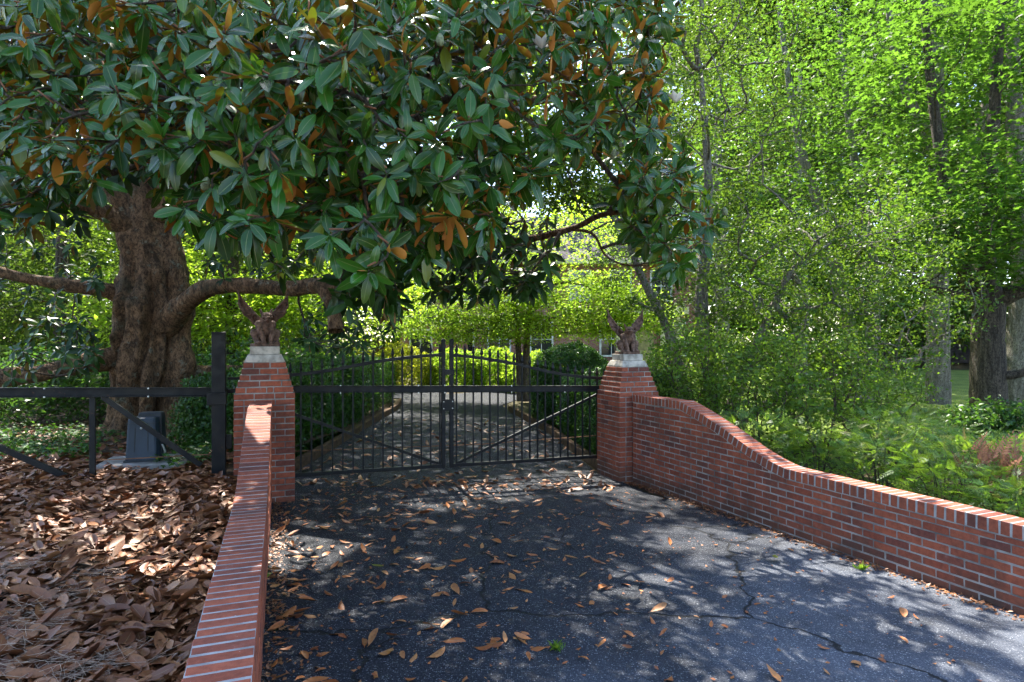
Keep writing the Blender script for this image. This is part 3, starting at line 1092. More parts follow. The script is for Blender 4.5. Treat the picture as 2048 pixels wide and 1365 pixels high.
# centre stiles
for t in (TC-0.055, TC+0.055):
    m = MB().box((t, 0, 0.94), (0.052, 0.045, 1.68)); m.frustum((t, 0, 1.78), (0.029, 0.025), (0.016, 0.014), 0.02)
    m.build('stile', M['steel'], gate, bevel=0.004)
for t in (T0, T1):
    MB().box((t, 0, 0.75), (0.05, 0.05, 1.27)).build('stile', M['steel'], gate, bevel=0.004)
# carrier rail, two angle flanges and a web, reaching past the pillar
railz = lambda t: 1.142+sl(t)
MB().bar((T0, -0.035, railz(T0)), (T1, -0.035, railz(T1)), 0.026, 0.066).bar((T0, -0.05, railz(T0)+0.038), (T1, -0.05, railz(T1)+0.038), 0.055, 0.010).bar((T0, -0.05, railz(T0)-0.038), (T1, -0.05, railz(T1)-0.038), 0.055, 0.010).build('carrier_rail', M['steel'], gate, bevel=0.002)
# pickets
pk = MB()
def picket_mesh(h):
    m = MB()
    m.box((0, 0, h/2), (0.019, 0.019, h))
    m.box((0, 0, h-0.118), (0.030, 0.030, 0.020))
    m.frustum((0, 0, h-0.10), (0.010, 0.010), (0.019, 0.019), 0.030)
    m.frustum((0, 0, h-0.07), (0.019, 0.019), (0.002, 0.002), 0.095)
    return m.mesh('picket')
ts = [0.09-0.12*2, 0.09-0.12]+[0.09+0.1236*i for i in range(15)]+[2.046+0.117*i for i in range(20)]
for t in ts:
    zb = 0.15+sl(t)*0.45
    h = archs(t)+0.135-zb
    me = picket_mesh(h); me.materials.append(M['steel'])
    o = link('picket', me, None, gate); o.location = (t, 0, zb)
# braces
MB().bar((-0.25, 0.022, 0.99), (TC-0.09, 0.022, 0.145), 0.03, 0.035).build('brace', M['steel'], gate)
MB().bar((TC+0.12, 0.022, 0.14), (T1-0.05, 0.022, 1.07), 0.03, 0.035).build('brace', M['steel'], gate)
for t in (0.55, 1.52, TC-0.055, 2.8, 3.6):
    for dz in (0.047, -0.047):
        m = MB(); m.tube([(t, -0.082, railz(t)+dz*0.98), (t, -0.066, railz(t)+dz*0.98)], [0.009, 0.009], 6); m.build('bolt', M['bolt'], gate)
MB().tube([(-4.2, 0.03, 0.47), (-1, 0.03, 0.455), (0.5, 0.03, 0.42), (2.4, 0.03, 0.375), (4.3, 0.03, 0.40)], [0.006]*5, 6).build('drive_chain', M['chain'], gate)
MB().box((TC, -0.032, 0.93), (0.17, 0.012, 0.15)).build('joint_plate', M['steel'], gate, bevel=0.002)
MB().box((TC, -0.032, 1.36), (0.17, 0.012, 0.07)).build('joint_plate', M['steel'], gate, bevel=0.002)
for dx_ in (-0.06, 0.06):
    for dz_ in (0.045, -0.045):
        MB().tube([(TC+dx_, -0.046, 0.93+dz_), (TC+dx_, -0.037, 0.93+dz_)], [0.008, 0.008], 6).build('bolt', M['bolt'], gate)
# counterbalance tail left of the pillar
tz = lambda t: 1.180-0.0265*(t+0.8)
mb = MB()
mb.bar((-5.2, -0.02, tz(-5.2)), (-0.72, -0.02, tz(-0.72)), 0.03, 0.078)
mb.bar((-5.2, -0.035, tz(-5.2)+0.046), (-0.72, -0.035, tz(-0.72)+0.046), 0.07, 0.012)
mb.bar((-5.2, -0.035, tz(-5.2)-0.046), (-0.72, -0.035, tz(-0.72)-0.046), 0.07, 0.012)
mb.build('tail_rail', M['steel'], gate, bevel=0.002)
MB().bar((-0.72, 0.0, 1.185), (T0, 0.0, 1.20), 0.03, 0.05).build('tail_link', M['steel'], gate)
MB().bar((-0.72, 0.0, 1.33), (T0, 0.0, 1.34), 0.03, 0.03).build('tail_link', M['steel'], gate)
MB().box((-2.063, 0.0, 0.70), (0.055, 0.05, 0.94)).build('tail_post', M['steel'], gate, bevel=0.003)
MB().bar((-3.75, 0.0, 1.18), (-2.22, 0.0, 0.26), 0.04, 0.062).build('tail_brace', M['steel'], gate, bevel=0.003)
MB().bar((-1.97, 0.0, 1.16), (-1.0, 0.0, 0.34), 0.04, 0.056).build('tail_brace', M['steel'], gate, bevel=0.003)
for t in (-2.48, -1.52, -3.5):
    for dz in (0.055, -0.055):
        m = MB(); m.tube([(t, -0.082, tz(t)+dz*0.83), (t, -0.066, tz(t)+dz*0.83)], [0.010, 0.010], 6); m.build('bolt', M['bolt'], gate)

pp = G0 + U*(-0.80) - N*0.16
post = empty('steel_post', (pp[0], pp[1], 0), TH)
tag(post, 'square black steel post standing against the brick pillar beside the fallen leaves', 'post')
MB().box((0, 0, 1.0), (0.145, 0.13, 1.70)).build('shaft', M['steel'], post, bevel=0.006)
MB().box((0, 0, 1.86), (0.150, 0.135, 0.025)).build('cap', M['steel'], post, bevel=0.004)
MB().box((-0.02, -0.01, 1.12), (0.20, 0.16, 0.14)).build('roller_bracket', M['steel'], post, bevel=0.006)
MB().box((0.09, 0.0, 0.62), (0.09, 0.05, 0.16)).build('guide_bracket', M['steel'], post, bevel=0.004)

# ------------------------------------------------------------------ gate operator and pad
bx = at(276, 946, 7.42)
pad = MB()
pc = np.array([bx[0]+0.02, bx[1]+0.02, 0.0])
pad.frustum((0, 0, 0), (0.50, 0.36), (0.48, 0.34), 0.10)
po = pad.build('concrete_pad', M['concrete'], bevel=0.012)
po.location = (pc[0], pc[1]+0.14, 0.235); po.rotation_euler = (0, 0, TH-rad(4))
tag(po, 'grey concrete pad under the blue-grey box, edged by fallen leaves', 'pad')
opr = empty('gate_operator', (bx[0]+0.01, bx[1]+0.12, 0.3355), rad(14))
tag(opr, 'blue-grey plastic gate motor box on the concrete pad before the big trunk', 'gate motor')
m = MB(); m.frustum((0, 0, 0), (0.175, 0.14), (0.152, 0.118), 0.52)
m.build('housing', M['plastic'], opr, bevel=0.028)
m = MB(); m.frustum((0.05, 0.09, 0.02), (0.15, 0.09), (0.13, 0.07), 0.55); m.build('rear_cover', M['plasticdark'], opr, bevel=0.02)
for x in (-0.075, 0.075):
    m = MB().bar((x*0.95, -0.1370, 0.12), (x*0.9, -0.1245, 0.40), 0.008, 0.007, (0, 1, 0)); m.build('groove', M['plasticdark'], opr)
MB().box((0, 0, 0.012), (0.37, 0.30, 0.022)).build('foot_flange', M['plasticdark'], opr, bevel=0.004)
MB().box((0, 0, 0.455), (0.3185, 0.2535, 0.006)).build('lid_seam', M['plasticdark'], opr)
MB().tube([(0.0, -0.128, 0.40), (0.0, -0.134, 0.399)], [0.014, 0.014], 12).build('lock', M['bolt'], opr, True)
MB().tube([(0.21, 0.02, -0.10), (0.215, 0.02, 0.10), (0.19, 0.02, 0.17), (0.15, 0.02, 0.18)], [0.014]*4, 8).build('conduit', M['bolt'], opr, True)

# timber edging along the drive beyond the gate
def edging(pts, label, w=0.11, h=0.16):
    root = empty('timber_edging', (pts[0][0], pts[0][1], float(zg(pts[0][0], pts[0][1]))))
    tag(root, label, 'edging', 'timber edging of the drive')
    for (a, b), (c, d) in zip(pts[:-1], pts[1:]):
        za, zb_ = float(zg(a, b)), float(zg(c, d))
        x0, y0, z0 = root.location
        m = MB().bar((a-x0, b-y0, za-z0+h/2-0.03), (c-x0, d-y0, zb_-z0+h/2-0.03), w, h)
        m.build('sleeper', M['timber'], root, bevel=0.01)
edging([(-3.06, 8.2), (-3.08, 10.3), (-3.10, 12.4), (-3.12, 14.5), (-3.10, 16.6), (-3.3, 18.6)], 'weathered timber edging between the dark hedge and the drive')
edging([(1.35, 9.35), (1.05, 11.2), (0.85, 12.9), (0.40, 15.0), (-0.05, 17.0)], 'weathered timber edging under the round clipped bush')

# ------------------------------------------------------------------ magnolia: trunk and limbs
MD = 10.8
mag_base = at(303, 870, MD); mag_base[2] = zbed(np.array(mag_base[0]), np.array(mag_base[1]))
mag = empty('magnolia_tree', tuple(mag_base))
tag(mag, 'large southern magnolia with gnarled trunk and glossy leaves hanging over the gate', 'tree')
def rel(p): return np.asarray(p, float) - mag_base
zs = [-0.15, 0.0, 0.15, 0.35, 0.7, 1.2, 1.7, 2.2, 2.75, 3.3, 3.8, 4.3, 5.0, 6.5, 8.5, 11.0, 13.0]
rs = [1.30, 1.02, 0.86, 0.78, 0.74, 0.75, 0.74, 0.73, 0.66, 0.58, 0.50, 0.42, 0.35, 0.28, 0.21, 0.12, 0.05]
cx = [0, 0, 0, 0, 0, 0.0, 0.02, 0.05, 0.06, 0.02, -0.04, -0.05, -0.02, 0.15, 0.2, 0.1, 0.1]
NZ, NA = 190, 120
zz = np.concatenate([np.linspace(-0.15, 5.0, 150), np.linspace(5.05, 13, NZ-150)])
aa = np.linspace(0, 2*np.pi, NA, endpoint=False)
Z, A = np.meshgrid(zz, aa, indexing='ij')
RR = np.interp(Z, zs, rs)*0.80
flute = 0.13*np.cos(4*A+0.7+0.25*np.sin(Z*1.1))+0.08*np.cos(7*A+1.9+0.5*np.sin(Z*0.9))+0.05*np.cos(11*A+Z*0.7)
fl = np.interp(Z, [0, 0.5, 2.2, 3.6, 6], [1.5, 1.15, 0.8, 0.45, 0.15])
RR = RR*(1+flute*fl)
# burls
for (ba, bz, bs, bh) in [(-1.75, 2.25, 0.24, 0.13), (-1.45, 2.0, 0.28, 0.10), (-0.45, 2.1, 0.30, 0.16), (-0.9, 2.75, 0.25, 0.09), (-1.3, 1.15, 0.35, 0.10), (-2.5, 2.6, 0.28, 0.11), (-2.2, 3.4, 0.3, 0.10), (-1.1, 0.75, 0.22, 0.08), (-0.2, 1.2, 0.35, 0.10), (-1.7, 3.3, 0.2, 0.07), (-2.0, 1.7, 0.2, 0.08), (2.0, 2.0, 0.5, 0.15)]:
    da = (A-ba+np.pi) % (2*np.pi)-np.pi
    RR = RR+1.15*bh*np.exp(-((da*0.7)**2+(Z-bz)**2)/(2*(bs*0.62)**2))
# creases
for (ca, w, dp) in [(-1.95, 0.10, 0.26), (-1.35, 0.09, 0.22), (-0.75, 0.11, 0.26), (-2.6, 0.10, 0.16)]:
    da = (A-ba*0-ca-0.22*np.sin(Z*1.3+ca)+np.pi) % (2*np.pi)-np.pi
    RR = RR-dp*np.exp(-(da/w)**2)*np.interp(Z, [0, 0.5, 2.3, 3.2], [1, 1, 0.6, 0.1])
P3 = np.stack([RR*np.cos(A), RR*np.sin(A), Z], -1)
RR = RR*(1+0.05*vnoise(P3, 1.0, 3.2)+0.035*vnoise(P3, 4.0, 8.0)+0.016*vnoise(P3, 2.0, 19.0))
V = np.stack([RR*np.cos(A)+np.interp(Z, zs, cx), RR*np.sin(A), Z], -1).reshape(-1, 3)
i = np.arange(NZ*NA).reshape(NZ, NA)
F = np.stack([i[:-1], np.roll(i, -1, 1)[:-1], np.roll(i, -1, 1)[1:], i[1:]], -1).reshape(-1, 4)
link('trunk', np_mesh('trunk', V, F, None, True), M['magbark'], mag)

skel = [(np.array([mag_base[0]+np.interp(z, zs, cx), mag_base[1], mag_base[2]+z]), k-1, True) for k, z in enumerate([3.6, 4.4, 5.5, 7.0, 8.5, 10.0, 11.5])]
def add_limb(pxs, radii, name='limb', n=44, attach=0, seed=0.0):
    pts = [rel(at(*p)) for p in pxs]
    V, F, c, r = limb_mesh(pts, [q*0.72 for q in radii], n, 16, 0.16, seed)
    link(name, np_mesh(name, V, F, None, True), M['magbark'], mag)
    last = attach
    for k in range(6, n, 6):
        skel.append((c[k]+mag_base, last, True)); last = len(skel)-1
add_limb([(262, 600, 10.7), (215, 582, 10.4), (150, 572, 10.1), (60, 558, 9.9), (-60, 530, 9.6)], [0.30, 0.17, 0.14, 0.125, 0.10], seed=1)
add_limb([(335, 650, 10.6), (378, 602, 10.2), (425, 575, 9.9), (500, 572, 9.7), (580, 578, 9.5), (650, 572, 9.2), (720, 590, 8.8)], [0.34, 0.23, 0.185, 0.165, 0.155, 0.15, 0.09], seed=2)
add_limb([(255, 720, 10.7), (195, 722, 10.2), (130, 735, 9.9), (60, 750, 9.7), (-80, 765, 9.3)], [0.34, 0.24, 0.20, 0.185, 0.16], seed=3)
add_limb([(275, 480, 10.6), (225, 435, 10.2), (165, 408, 9.8), (100, 392, 9.4), (0, 372, 9.0), (-90, 350, 8.6)], [0.30, 0.20, 0.165, 0.15, 0.125, 0.09], seed=4)
add_limb([(285, 440, 10.7), (240, 400, 10.5), (195, 350, 10.3), (130, 250, 9.8), (60, 150, 9.2)], [0.30, 0.22, 0.18, 0.13, 0.08], seed=5)
add_limb([(318, 430, 10.7), (365, 380, 10.2), (440, 310, 9.0), (520, 270, 7.6), (620, 220, 6.2), (700, 200, 5.0)], [0.30, 0.21, 0.16, 0.12, 0.085, 0.04], seed=6)
add_limb([(325, 380, 10.7), (420, 300, 10.0), (600, 240, 9.0), (850, 215, 8.2), (1080, 200, 7.4), (1230, 170, 6.8)], [0.26, 0.18, 0.14, 0.10, 0.07, 0.035], seed=7)
add_limb([(650, 572, 9.2), (760, 520, 8.6), (900, 500, 7.9), (1050, 480, 7.2), (1150, 455, 6.6), (1205, 430, 6.3), (1300, 420, 6.0)], [0.13, 0.09, 0.07, 0.055, 0.045, 0.035, 0.02], 'limb', 50, 0, 8)
add_limb([(300, 330, 10.6), (300, 220, 9.8), (280, 80, 8.4), (260, -60, 7.2)], [0.22, 0.16, 0.11, 0.06], seed=9)
add_limb([(350, 745, 10.8), (410, 745, 11.0), (470, 742, 11.2), (560, 735, 11.4)], [0.24, 0.15, 0.13, 0.10], seed=10)
add_limb([(1140, 460, 6.65), (1185, 468, 6.6), (1212, 512, 6.5), (1250, 530, 6.4), (1300, 532, 6.3)], [0.022, 0.019, 0.016, 0.013, 0.008], 'limb', 30, 0, 11)
# sawn-off stub with a hollow end
Vs, Fs, c, r = limb_mesh([rel(at(645, 575, 9.2)), rel(at(664, 605, 9.05)), rel(at(670, 640, 8.95)), rel(at(671, 662, 8.9))], [0.11, 0.10, 0.10, 0.115], 16, 14, 0.15, 2)
link('stub', np_mesh('stub', Vs, Fs, None, True), M['magbark'], mag)

# openings in the canopy that let the sun through to the drive (ground x, y, radius)
GAPS = [(-1.75, 5.3, .50), (-0.2, 7.9, .55), (0.85, 8.5, .6), (1.55, 7.3, .45), (1.75, 5.8, .45), (2.9, 5.3, .5), (2.2, 3.75, .45), (0.8, 4.6, .3), (3.4, 4.5, .5), (-1.0, 6.6, .3), (-3.4, 3.0, .45), (-2.3, 3.9, .3), (-2.35, 5.6, .35),
        (-0.3, 11.2, .3)]
def sun_gap(P, pad=0.05):
    g = P[:, :2]-np.array([SUN.x, SUN.y])[None]*(P[:, 2:3]/SUN.z)
    hit = np.zeros(len(P), bool)
    for x, y, r in GAPS:
        hit |= ((g[:, 0]-x)**2+((g[:, 1]-y)*0.75)**2) < (r+pad)**2
    return hit

# ------------------------------------------------------------------ magnolia: leaf rosettes
def lo_edge(x):   # lower outline of the hanging foliage in the photograph
    return np.interp(x, [-60, 0, 60, 120, 200, 240, 300, 345, 420, 520, 620, 690, 760, 805, 850, 960, 1040, 1110, 1180, 1225, 1262, 1300, 1360, 1420, 1465, 1490],
                     [430, 430, 410, 380, 325, 285, 300, 425, 455, 440, 435, 500, 575, 560, 500, 465, 400, 315, 300, 345, 480, 520, 530, 480, 425, 400])
def hi_right(y):
    return np.interp(y, [-300, 0, 130, 200, 250, 290, 380, 450, 560], [1300, 1345, 1345, 1310, 1340, 1375, 1410, 1450, 1420])
def dnear(x):
    return np.interp(x, [-100, 0, 350, 700, 1000, 1200, 1480], [4.6, 4.4, 3.7, 3.5, 4.2, 5.0, 5.8])

def sample_near(n, d0, d1, y0=-60, xr=(-80, 1480), gap=0.16):
    out = []
    tries = 0
    while len(out) < n and tries < 60000:
        tries += 1
        x = R.uniform(*xr); y = R.uniform(y0, 600)
        if y > lo_edge(x) or x > hi_right(y):
            continue
        if 1120 < x < 1260 and 265 < y < 350 and R.random() < 0.7:
            continue
        d = dnear(x)+R.uniform(d0, d1)
        p = at(x, y, d)
        if any(np.linalg.norm(p-q) < gap for q in out):
            continue
        out.append(p)
    return np.array(out)
near = sample_near(500, -0.35, 0.85, gap=0.15)
mid = sample_near(640, 0.8, 3.0, gap=0.17)
# lower, farther sprays below the main mass (right of the limb, above the gate; left of the trunk)
def sample_box(n, x0, x1, y0, y1, d0, d1):
    return np.array([at(R.uniform(x0, x1), R.uniform(y0, y1), R.uniform(d0, d1)) for _ in range(n)])
low = np.vstack([sample_box(34, -40, 235, 330, 455, 5.0, 7.5), sample_box(26, 195, 345, 230, 345, 5.0, 6.5), sample_box(18, -40, 200, 690, 770, 8.0, 9.3), sample_box(50, 470, 860, 460, 540, 6.0, 8.5), sample_box(48, 840, 1120, 440, 540, 5.5, 7.5), sample_box(36, 600, 800, 560, 700, 8.5, 11),
                 sample_box(16, 680, 800, 520, 600, 4.0, 4.6), sample_box(44, -60, 200, 440, 640, 8.5, 11.5), sample_box(12, 405, 520, 480, 560, 9, 11),
                 sample_box(16, 840, 1000, 545, 590, 6.2, 7.0), sample_box(10, 1020, 1110, 540, 575, 6.0, 6.8), sample_box(14, 30, 190, 640, 700, 9.0, 10.5)])
# the body of the crown, mostly above and behind the picture's top edge
def sample_ell(n, c, r, hole=0.35):
    out = []
    while len(out) < n:
        q = R.uniform(-1, 1, 3)
        k = np.linalg.norm(q)
        if hole < k < 1:
            out.append(np.array(c)+q*np.array(r))
    return np.array(out)
body = np.vstack([sample_ell(1250, (-3.6, 11.0, 10.2), (6.2, 5.6, 4.2), 0.0), sample_ell(720, (-5.8, 10.6, 8.2), (6.6, 6.2, 5.0), 0.40), sample_ell(200, (-2.0, 8.2, 6.6), (4.2, 3.6, 2.4), 0.2), sample_ell(60, (-6.5, 6.6, 5.6), (3.6, 2.6, 2.0), 0.2), sample_ell(260, (-9.0, 12.5, 7.6), (4.5, 4.0, 2.6), 0.1)])  # first and last ellipsoids added, mostly unseen, to shade the drive and bed
def px_of(P):
    return 1024+P[:, 0]/P[:, 1]*FPX, 682.5-(P[:, 2]-CAM_H)/P[:, 1]*FPX
bxp, byp = px_of(body)
keep = (byp < np.minimum(lo_edge(np.clip(bxp, -60, 1480)), 420)-20) & (bxp < 1300) & (body[:, 1] > 4.5)
keep &= ~((bxp > 1090) & (byp > 150) & (bxp < 1280))
keep &= ~((bxp > 1180) & (byp > -40))
keep &= ~sun_gap(body)
body = body[keep]
ros = np.vstack([near, mid, low, body])
kind = np.concatenate([np.zeros(len(near)), np.ones(len(mid)), np.full(len(low), 2), np.full(len(body), 3)])
Pb, par, cnt, n0 = grow(skel, ros, 0.5)
V, F = branch_mesh(Pb, par, cnt, n0, 0.0045, 0.5, 0.10, 6, 0.02, 4)
link('branch', np_mesh('branch', V-mag_base, F, None, True), M['twig'], mag)['kind'] = 'stuff'

# twig direction of each rosette
tw = unit(ros-Pb[par[n0:]])
lp, ld, ln, ls, lk = [], [], [], [], []
for q in range(len(ros)):
    kd = int(kind[q])
    p = ros[q]
    toward = unit(np.array([-p[0]*0.5, -p[1], 0.6]))
    ax = unit(tw[q]*0.35+toward*(0.72 if kd < 3 else 0.2)+np.array([0, 0, 0.6])+R.normal(size=3)*0.33)
    n = R.integers(8, 15) if kd < 2 else R.integers(7, 11)
    ref = unit(np.cross(ax, [0.3, 0.2, 0.9]))
    ref2 = np.cross(ax, ref)
    pxq = 1024+p[0]/p[1]*FPX; pyq = 682.5-(p[2]-CAM_H)/p[1]*FPX
    young = R.random() < np.interp(pxq-0.5*(pyq-150), [150, 500, 900, 1300], [0.03, 0.20, 0.58, 0.90])
    for k in range(n):
        ph = k*2.399+R.uniform(-.4, .4)
        f = k/(n-1)                                # 0 outer/old, 1 inner/young
        el = rad(108-88*f**0.8+R.uniform(-20, 20)) if young else rad(112-38*f+R.uniform(-20, 20))
        radial = ref*math.cos(ph)+ref2*math.sin(ph)
        d = ax*math.cos(el)+radial*math.sin(el)
        droop = 0.75*(1-f)**1.2+0.05
        d = unit(d+np.array([0, 0, -droop*R.uniform(0.6, 1.3)]))
        up = unit(ax*math.sin(el)-radial*math.cos(el)*0.9+np.array([0, 0, 0.25*(1-f)])+R.normal(size=3)*0.25)
        lp.append(p-ax*0.10*(1-f)*R.uniform(0.4, 1.2)+d*0.012); ld.append(d); ln.append(up)
        s = R.uniform(0.125, 0.215)*(1-0.22*f)*(1.0 if kd < 2 else 0.95)
        ls.append(s*(1.4 if kd == 3 else 1.0)); lk.append(kd)
lp, ld, ln, ls, lk = map(np.array, (lp, ld, ln, ls, lk))
FR = frames(ld, ln)
# the 300 leaves that show largest are leaves of their own
lx, ly = px_of(lp)
vis = (lx > 0) & (lx < 2048) & (ly > 0) & (ly < 1365) & (lk == 0)
facing = np.abs((FR[:, 2]*unit(lp-np.array([0, 0, CAM_H]))).sum(1))
score = np.where(vis, ls*(0.4+facing)/lp[:, 1], 0)
order = np.argsort(-score)
single = np.zeros(len(lp), bool); single[order[:300]] = True
fine_ = (~single) & (lk < 2)
scatter('crown', MAG_T, (lp-mag_base)[fine_], FR[fine_], ls[fine_], M['magleaf'], mag)['kind'] = 'stuff'
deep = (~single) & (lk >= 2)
scatter('inner_crown', MAGL_T, (lp-mag_base)[deep], FR[deep], ls[deep]*1.08, M['magshade'], mag)['kind'] = 'stuff'
leaf_me = []
for TV, TF, TR in MAG_T:
    me = np_mesh('leaf', TV, TF, {'tint': np.zeros(len(TV)), 'rib': TR}, True)
    me.materials.append(M['magleaf'])
    leaf_me.append(me)
for q in np.nonzero(single)[0]:
    o = bpy.data.objects.new('leaf', leaf_me[q % 5])
    m = Matrix(FR[q].T.tolist()).to_4x4() @ Matrix.Diagonal((ls[q],)*3+(1,))
    m.translation = Vector((lp[q]-mag_base).tolist())
    o.parent = mag
    o.matrix_local = m
    C.objects.link(o)
# rusty shoot under each near rosette, seed cones on some
m = MB()
for q in range(len(near)+len(mid)):
    p = rel(ros[q]); d = tw[q]
    m.tube([p-d*0.10, p+np.array([0, -0.01, 0.03])], [0.0065, 0.005], 5)
m.build('shoot', M['rusttwig'], mag, True)['kind'] = 'stuff'
cm = MB()
cone_pts = [(1.0*math.cos(a)) for a in ()]
prof = [(0, 0.004), (0.008, 0.016), (0.025, 0.022), (0.05, 0.019), (0.068, 0.010), (0.075, 0.002)]
cm.tube([(0, 0, z) for z, r_ in prof], [r_ for z, r_ in prof], 10)
cme = cm.mesh('seed_cone', True); cme.materials.append(M['cone'])
for (x, y, d) in [(150, 298, 4.3), (408, 382, 3.55), (556, 285, 3.6), (256, 105, 4.6), (500, 268, 3.65), (880, 92, 3.7), (1008, 208, 4.2), (925, 352, 4.1), (1452, 432, 5.6), (645, 262, 3.7), (1290, 132, 5.0), (1224, 318, 5.2)]:
    o = link('seed_cone', cme, None, mag)
    o.location = rel(at(x, y, d)).tolist(); o.rotation_euler = (R.uniform(-.3, .3), R.uniform(-.3, .3), 0); o.scale = (1.15,)*3
# a white bloom high in the crown
fm = [(0, 0.02), (0.3, 0.2), (0.65, 0.24), (1.0, 0.02)]
TV, TF, TR = leaf_template(fm, 0.5, -0.35)
pme = np_mesh('petal', TV, TF, None, True); pme.materials.append(M['petal'])
for (x, y, d) in [(1083, 98, 4.55), (1352, 205, 5.3)]:
    for k in range(6):
        o = link('petal', pme, None, mag)
        o.location = rel(at(x, y, d)).tolist(); o.rotation_euler = (0.2, -0.5, k*1.047); o.scale = (0.10,)*3

# ------------------------------------------------------------------ trees of the garden and beyond
def leaves_at(pts, n_per, spread, flat=0.6, up=0.4, droop=0.0):
    n = len(pts)*n_per
    c = np.repeat(pts, n_per, axis=0)
    off = R.normal(size=(n, 3))*spread*np.array([1, 1, flat])
    P = c+off
    D = unit(R.normal(size=(n, 3))*np.array([1, 1, 0.6])+np.array([0, 0, -droop]))
    Nn = unit(R.normal(size=(n, 3))*(1-up)+np.array([0, 0, up*1.6]))
    return P, frames(D, Nn)

def garden_tree(name, label, cat, base, stems, ells, nclu, n_per, spread, size, tm, lmat, bmat, group=None, flat=0.6, up=0.4,
                r0=0.004, pw=0.5, rmax=0.12, alpha=0.4, droop=0.0, wob=0.03, hole=0.3, keepf=None, lump=0.06):
    """stems: list of (points, radii); ells: list of (centre, radii, weight)"""
    base = np.asarray(base, float)
    root = empty(name, tuple(base))
    tag(root, label, cat, group)
    sk = []
    for k, (pts, radii) in enumerate(stems):
        pts = [np.asarray(p, float) for p in pts]
        n = 10*len(pts)
        V, F, c, r = limb_mesh([p-base for p in pts], radii, n, 12, lump, k*2.3)
        link('trunk' if k == 0 else 'stem', np_mesh('trunk', V, F, None, True), bmat, root)
        last = -1
        for j in range(n//4, n, 4):
            sk.append((c[j]+base, last, True)); last = len(sk)-1
    w = np.array([e[2] for e in ells], float); w /= w.sum()
    pts = np.vstack([sample_ell(max(1, int(nclu*wi)), e[0], e[1], hole) for e, wi in zip(ells, w)])
    if keepf is not None:
        pts = pts[keepf(pts)]
    pts = pts[~((pts[:, 2] > 5.5) & (pts[:, 1] < 22.5) & sun_gap(pts, 0.10))]
    Pb, par, cnt, n0 = grow(sk, pts, alpha)
    V, F = branch_mesh(Pb, par, cnt, n0, r0, pw, rmax, 5, wob, 3)
    link('branch', np_mesh('branch', V-base, F, None, True), bmat, root)['kind'] = 'stuff'
    P, FR_ = leaves_at(pts, n_per, spread, flat, up, droop)
    S = R.uniform(0.7, 1.25, len(P))*size
    ok = P[:, 2] > -0.05
    tn = np.repeat(R.random(len(pts)), n_per)*0.62+R.random(len(P))*0.36
    scatter('crown', tm, (P-base)[ok], FR_[ok], S[ok], lmat, root, tn[ok])
    return root

def gz(x, y): return float(zg(np.array(x), np.array(y)))

# small-leaved tree with grey twiggy branches filling the right of the picture
b = np.array([3.55, 11.2, gz(3.5, 11.2)])
def hk(P):
    x, y = px_of(P)
    return (x > 1190+0.0*y) & ~((x < 1330) & (y > 640)) & ~((x < 1420) & (y > 760)) & (y < 800) & ~((P[:, 0] > 4.7) & (P[:, 2] > 4.4))
garden_tree('holly_tree', 'small-leaved evergreen tree with grey twiggy branches behind the right pillar', 'tree', b,
            [([b, b+[0.05, 0.1, 1.2], b+[-0.1, 0.2, 2.6], b+[0.1, 0.4, 4.6], b+[0.0, 0.6, 7.2]], [0.17, 0.14, 0.12, 0.09, 0.04]),
             ([b+[0.1, 0, 0], b+[0.5, -0.1, 1.2], b+[0.9, -0.3, 2.3], b+[1.3, -0.4, 3.2], b+[2.0, -0.5, 3.7]], [0.13, 0.11, 0.08, 0.05, 0.02]),
             ([b+[-0.1, 0, 0], b+[-0.45, 0, 1.1], b+[-0.75, 0.1, 2.2], b+[-1.4, 0.0, 3.6], b+[-1.7, -0.1, 5.5]], [0.12, 0.10, 0.08, 0.06, 0.03]),
             ([b+[0.1, 0, 0.2], b+[0.9, -0.4, 0.9], b+[1.9, -0.9, 1.4], b+[3.0, -1.2, 1.7]], [0.10, 0.08, 0.06, 0.03])],
            [((3.9, 11.2, 5.0), (3.4, 2.2, 3.9), 5), ((5.6, 10.6, 2.6), (2.4, 1.6, 1.7), 2.0), ((2.4, 12.0, 9.4), (3.7, 3.2, 2.0), 2.2)],  # the high third ellipsoid is added overhead to keep sun off the drive
            1000, 62, 0.155, 0.064, RH_T, M['holly'], M['graybark'], None, 0.5, 0.25, 0.0068, 0.46, 0.07, 0.30, 0.15, 0.06, 0.1, hk)

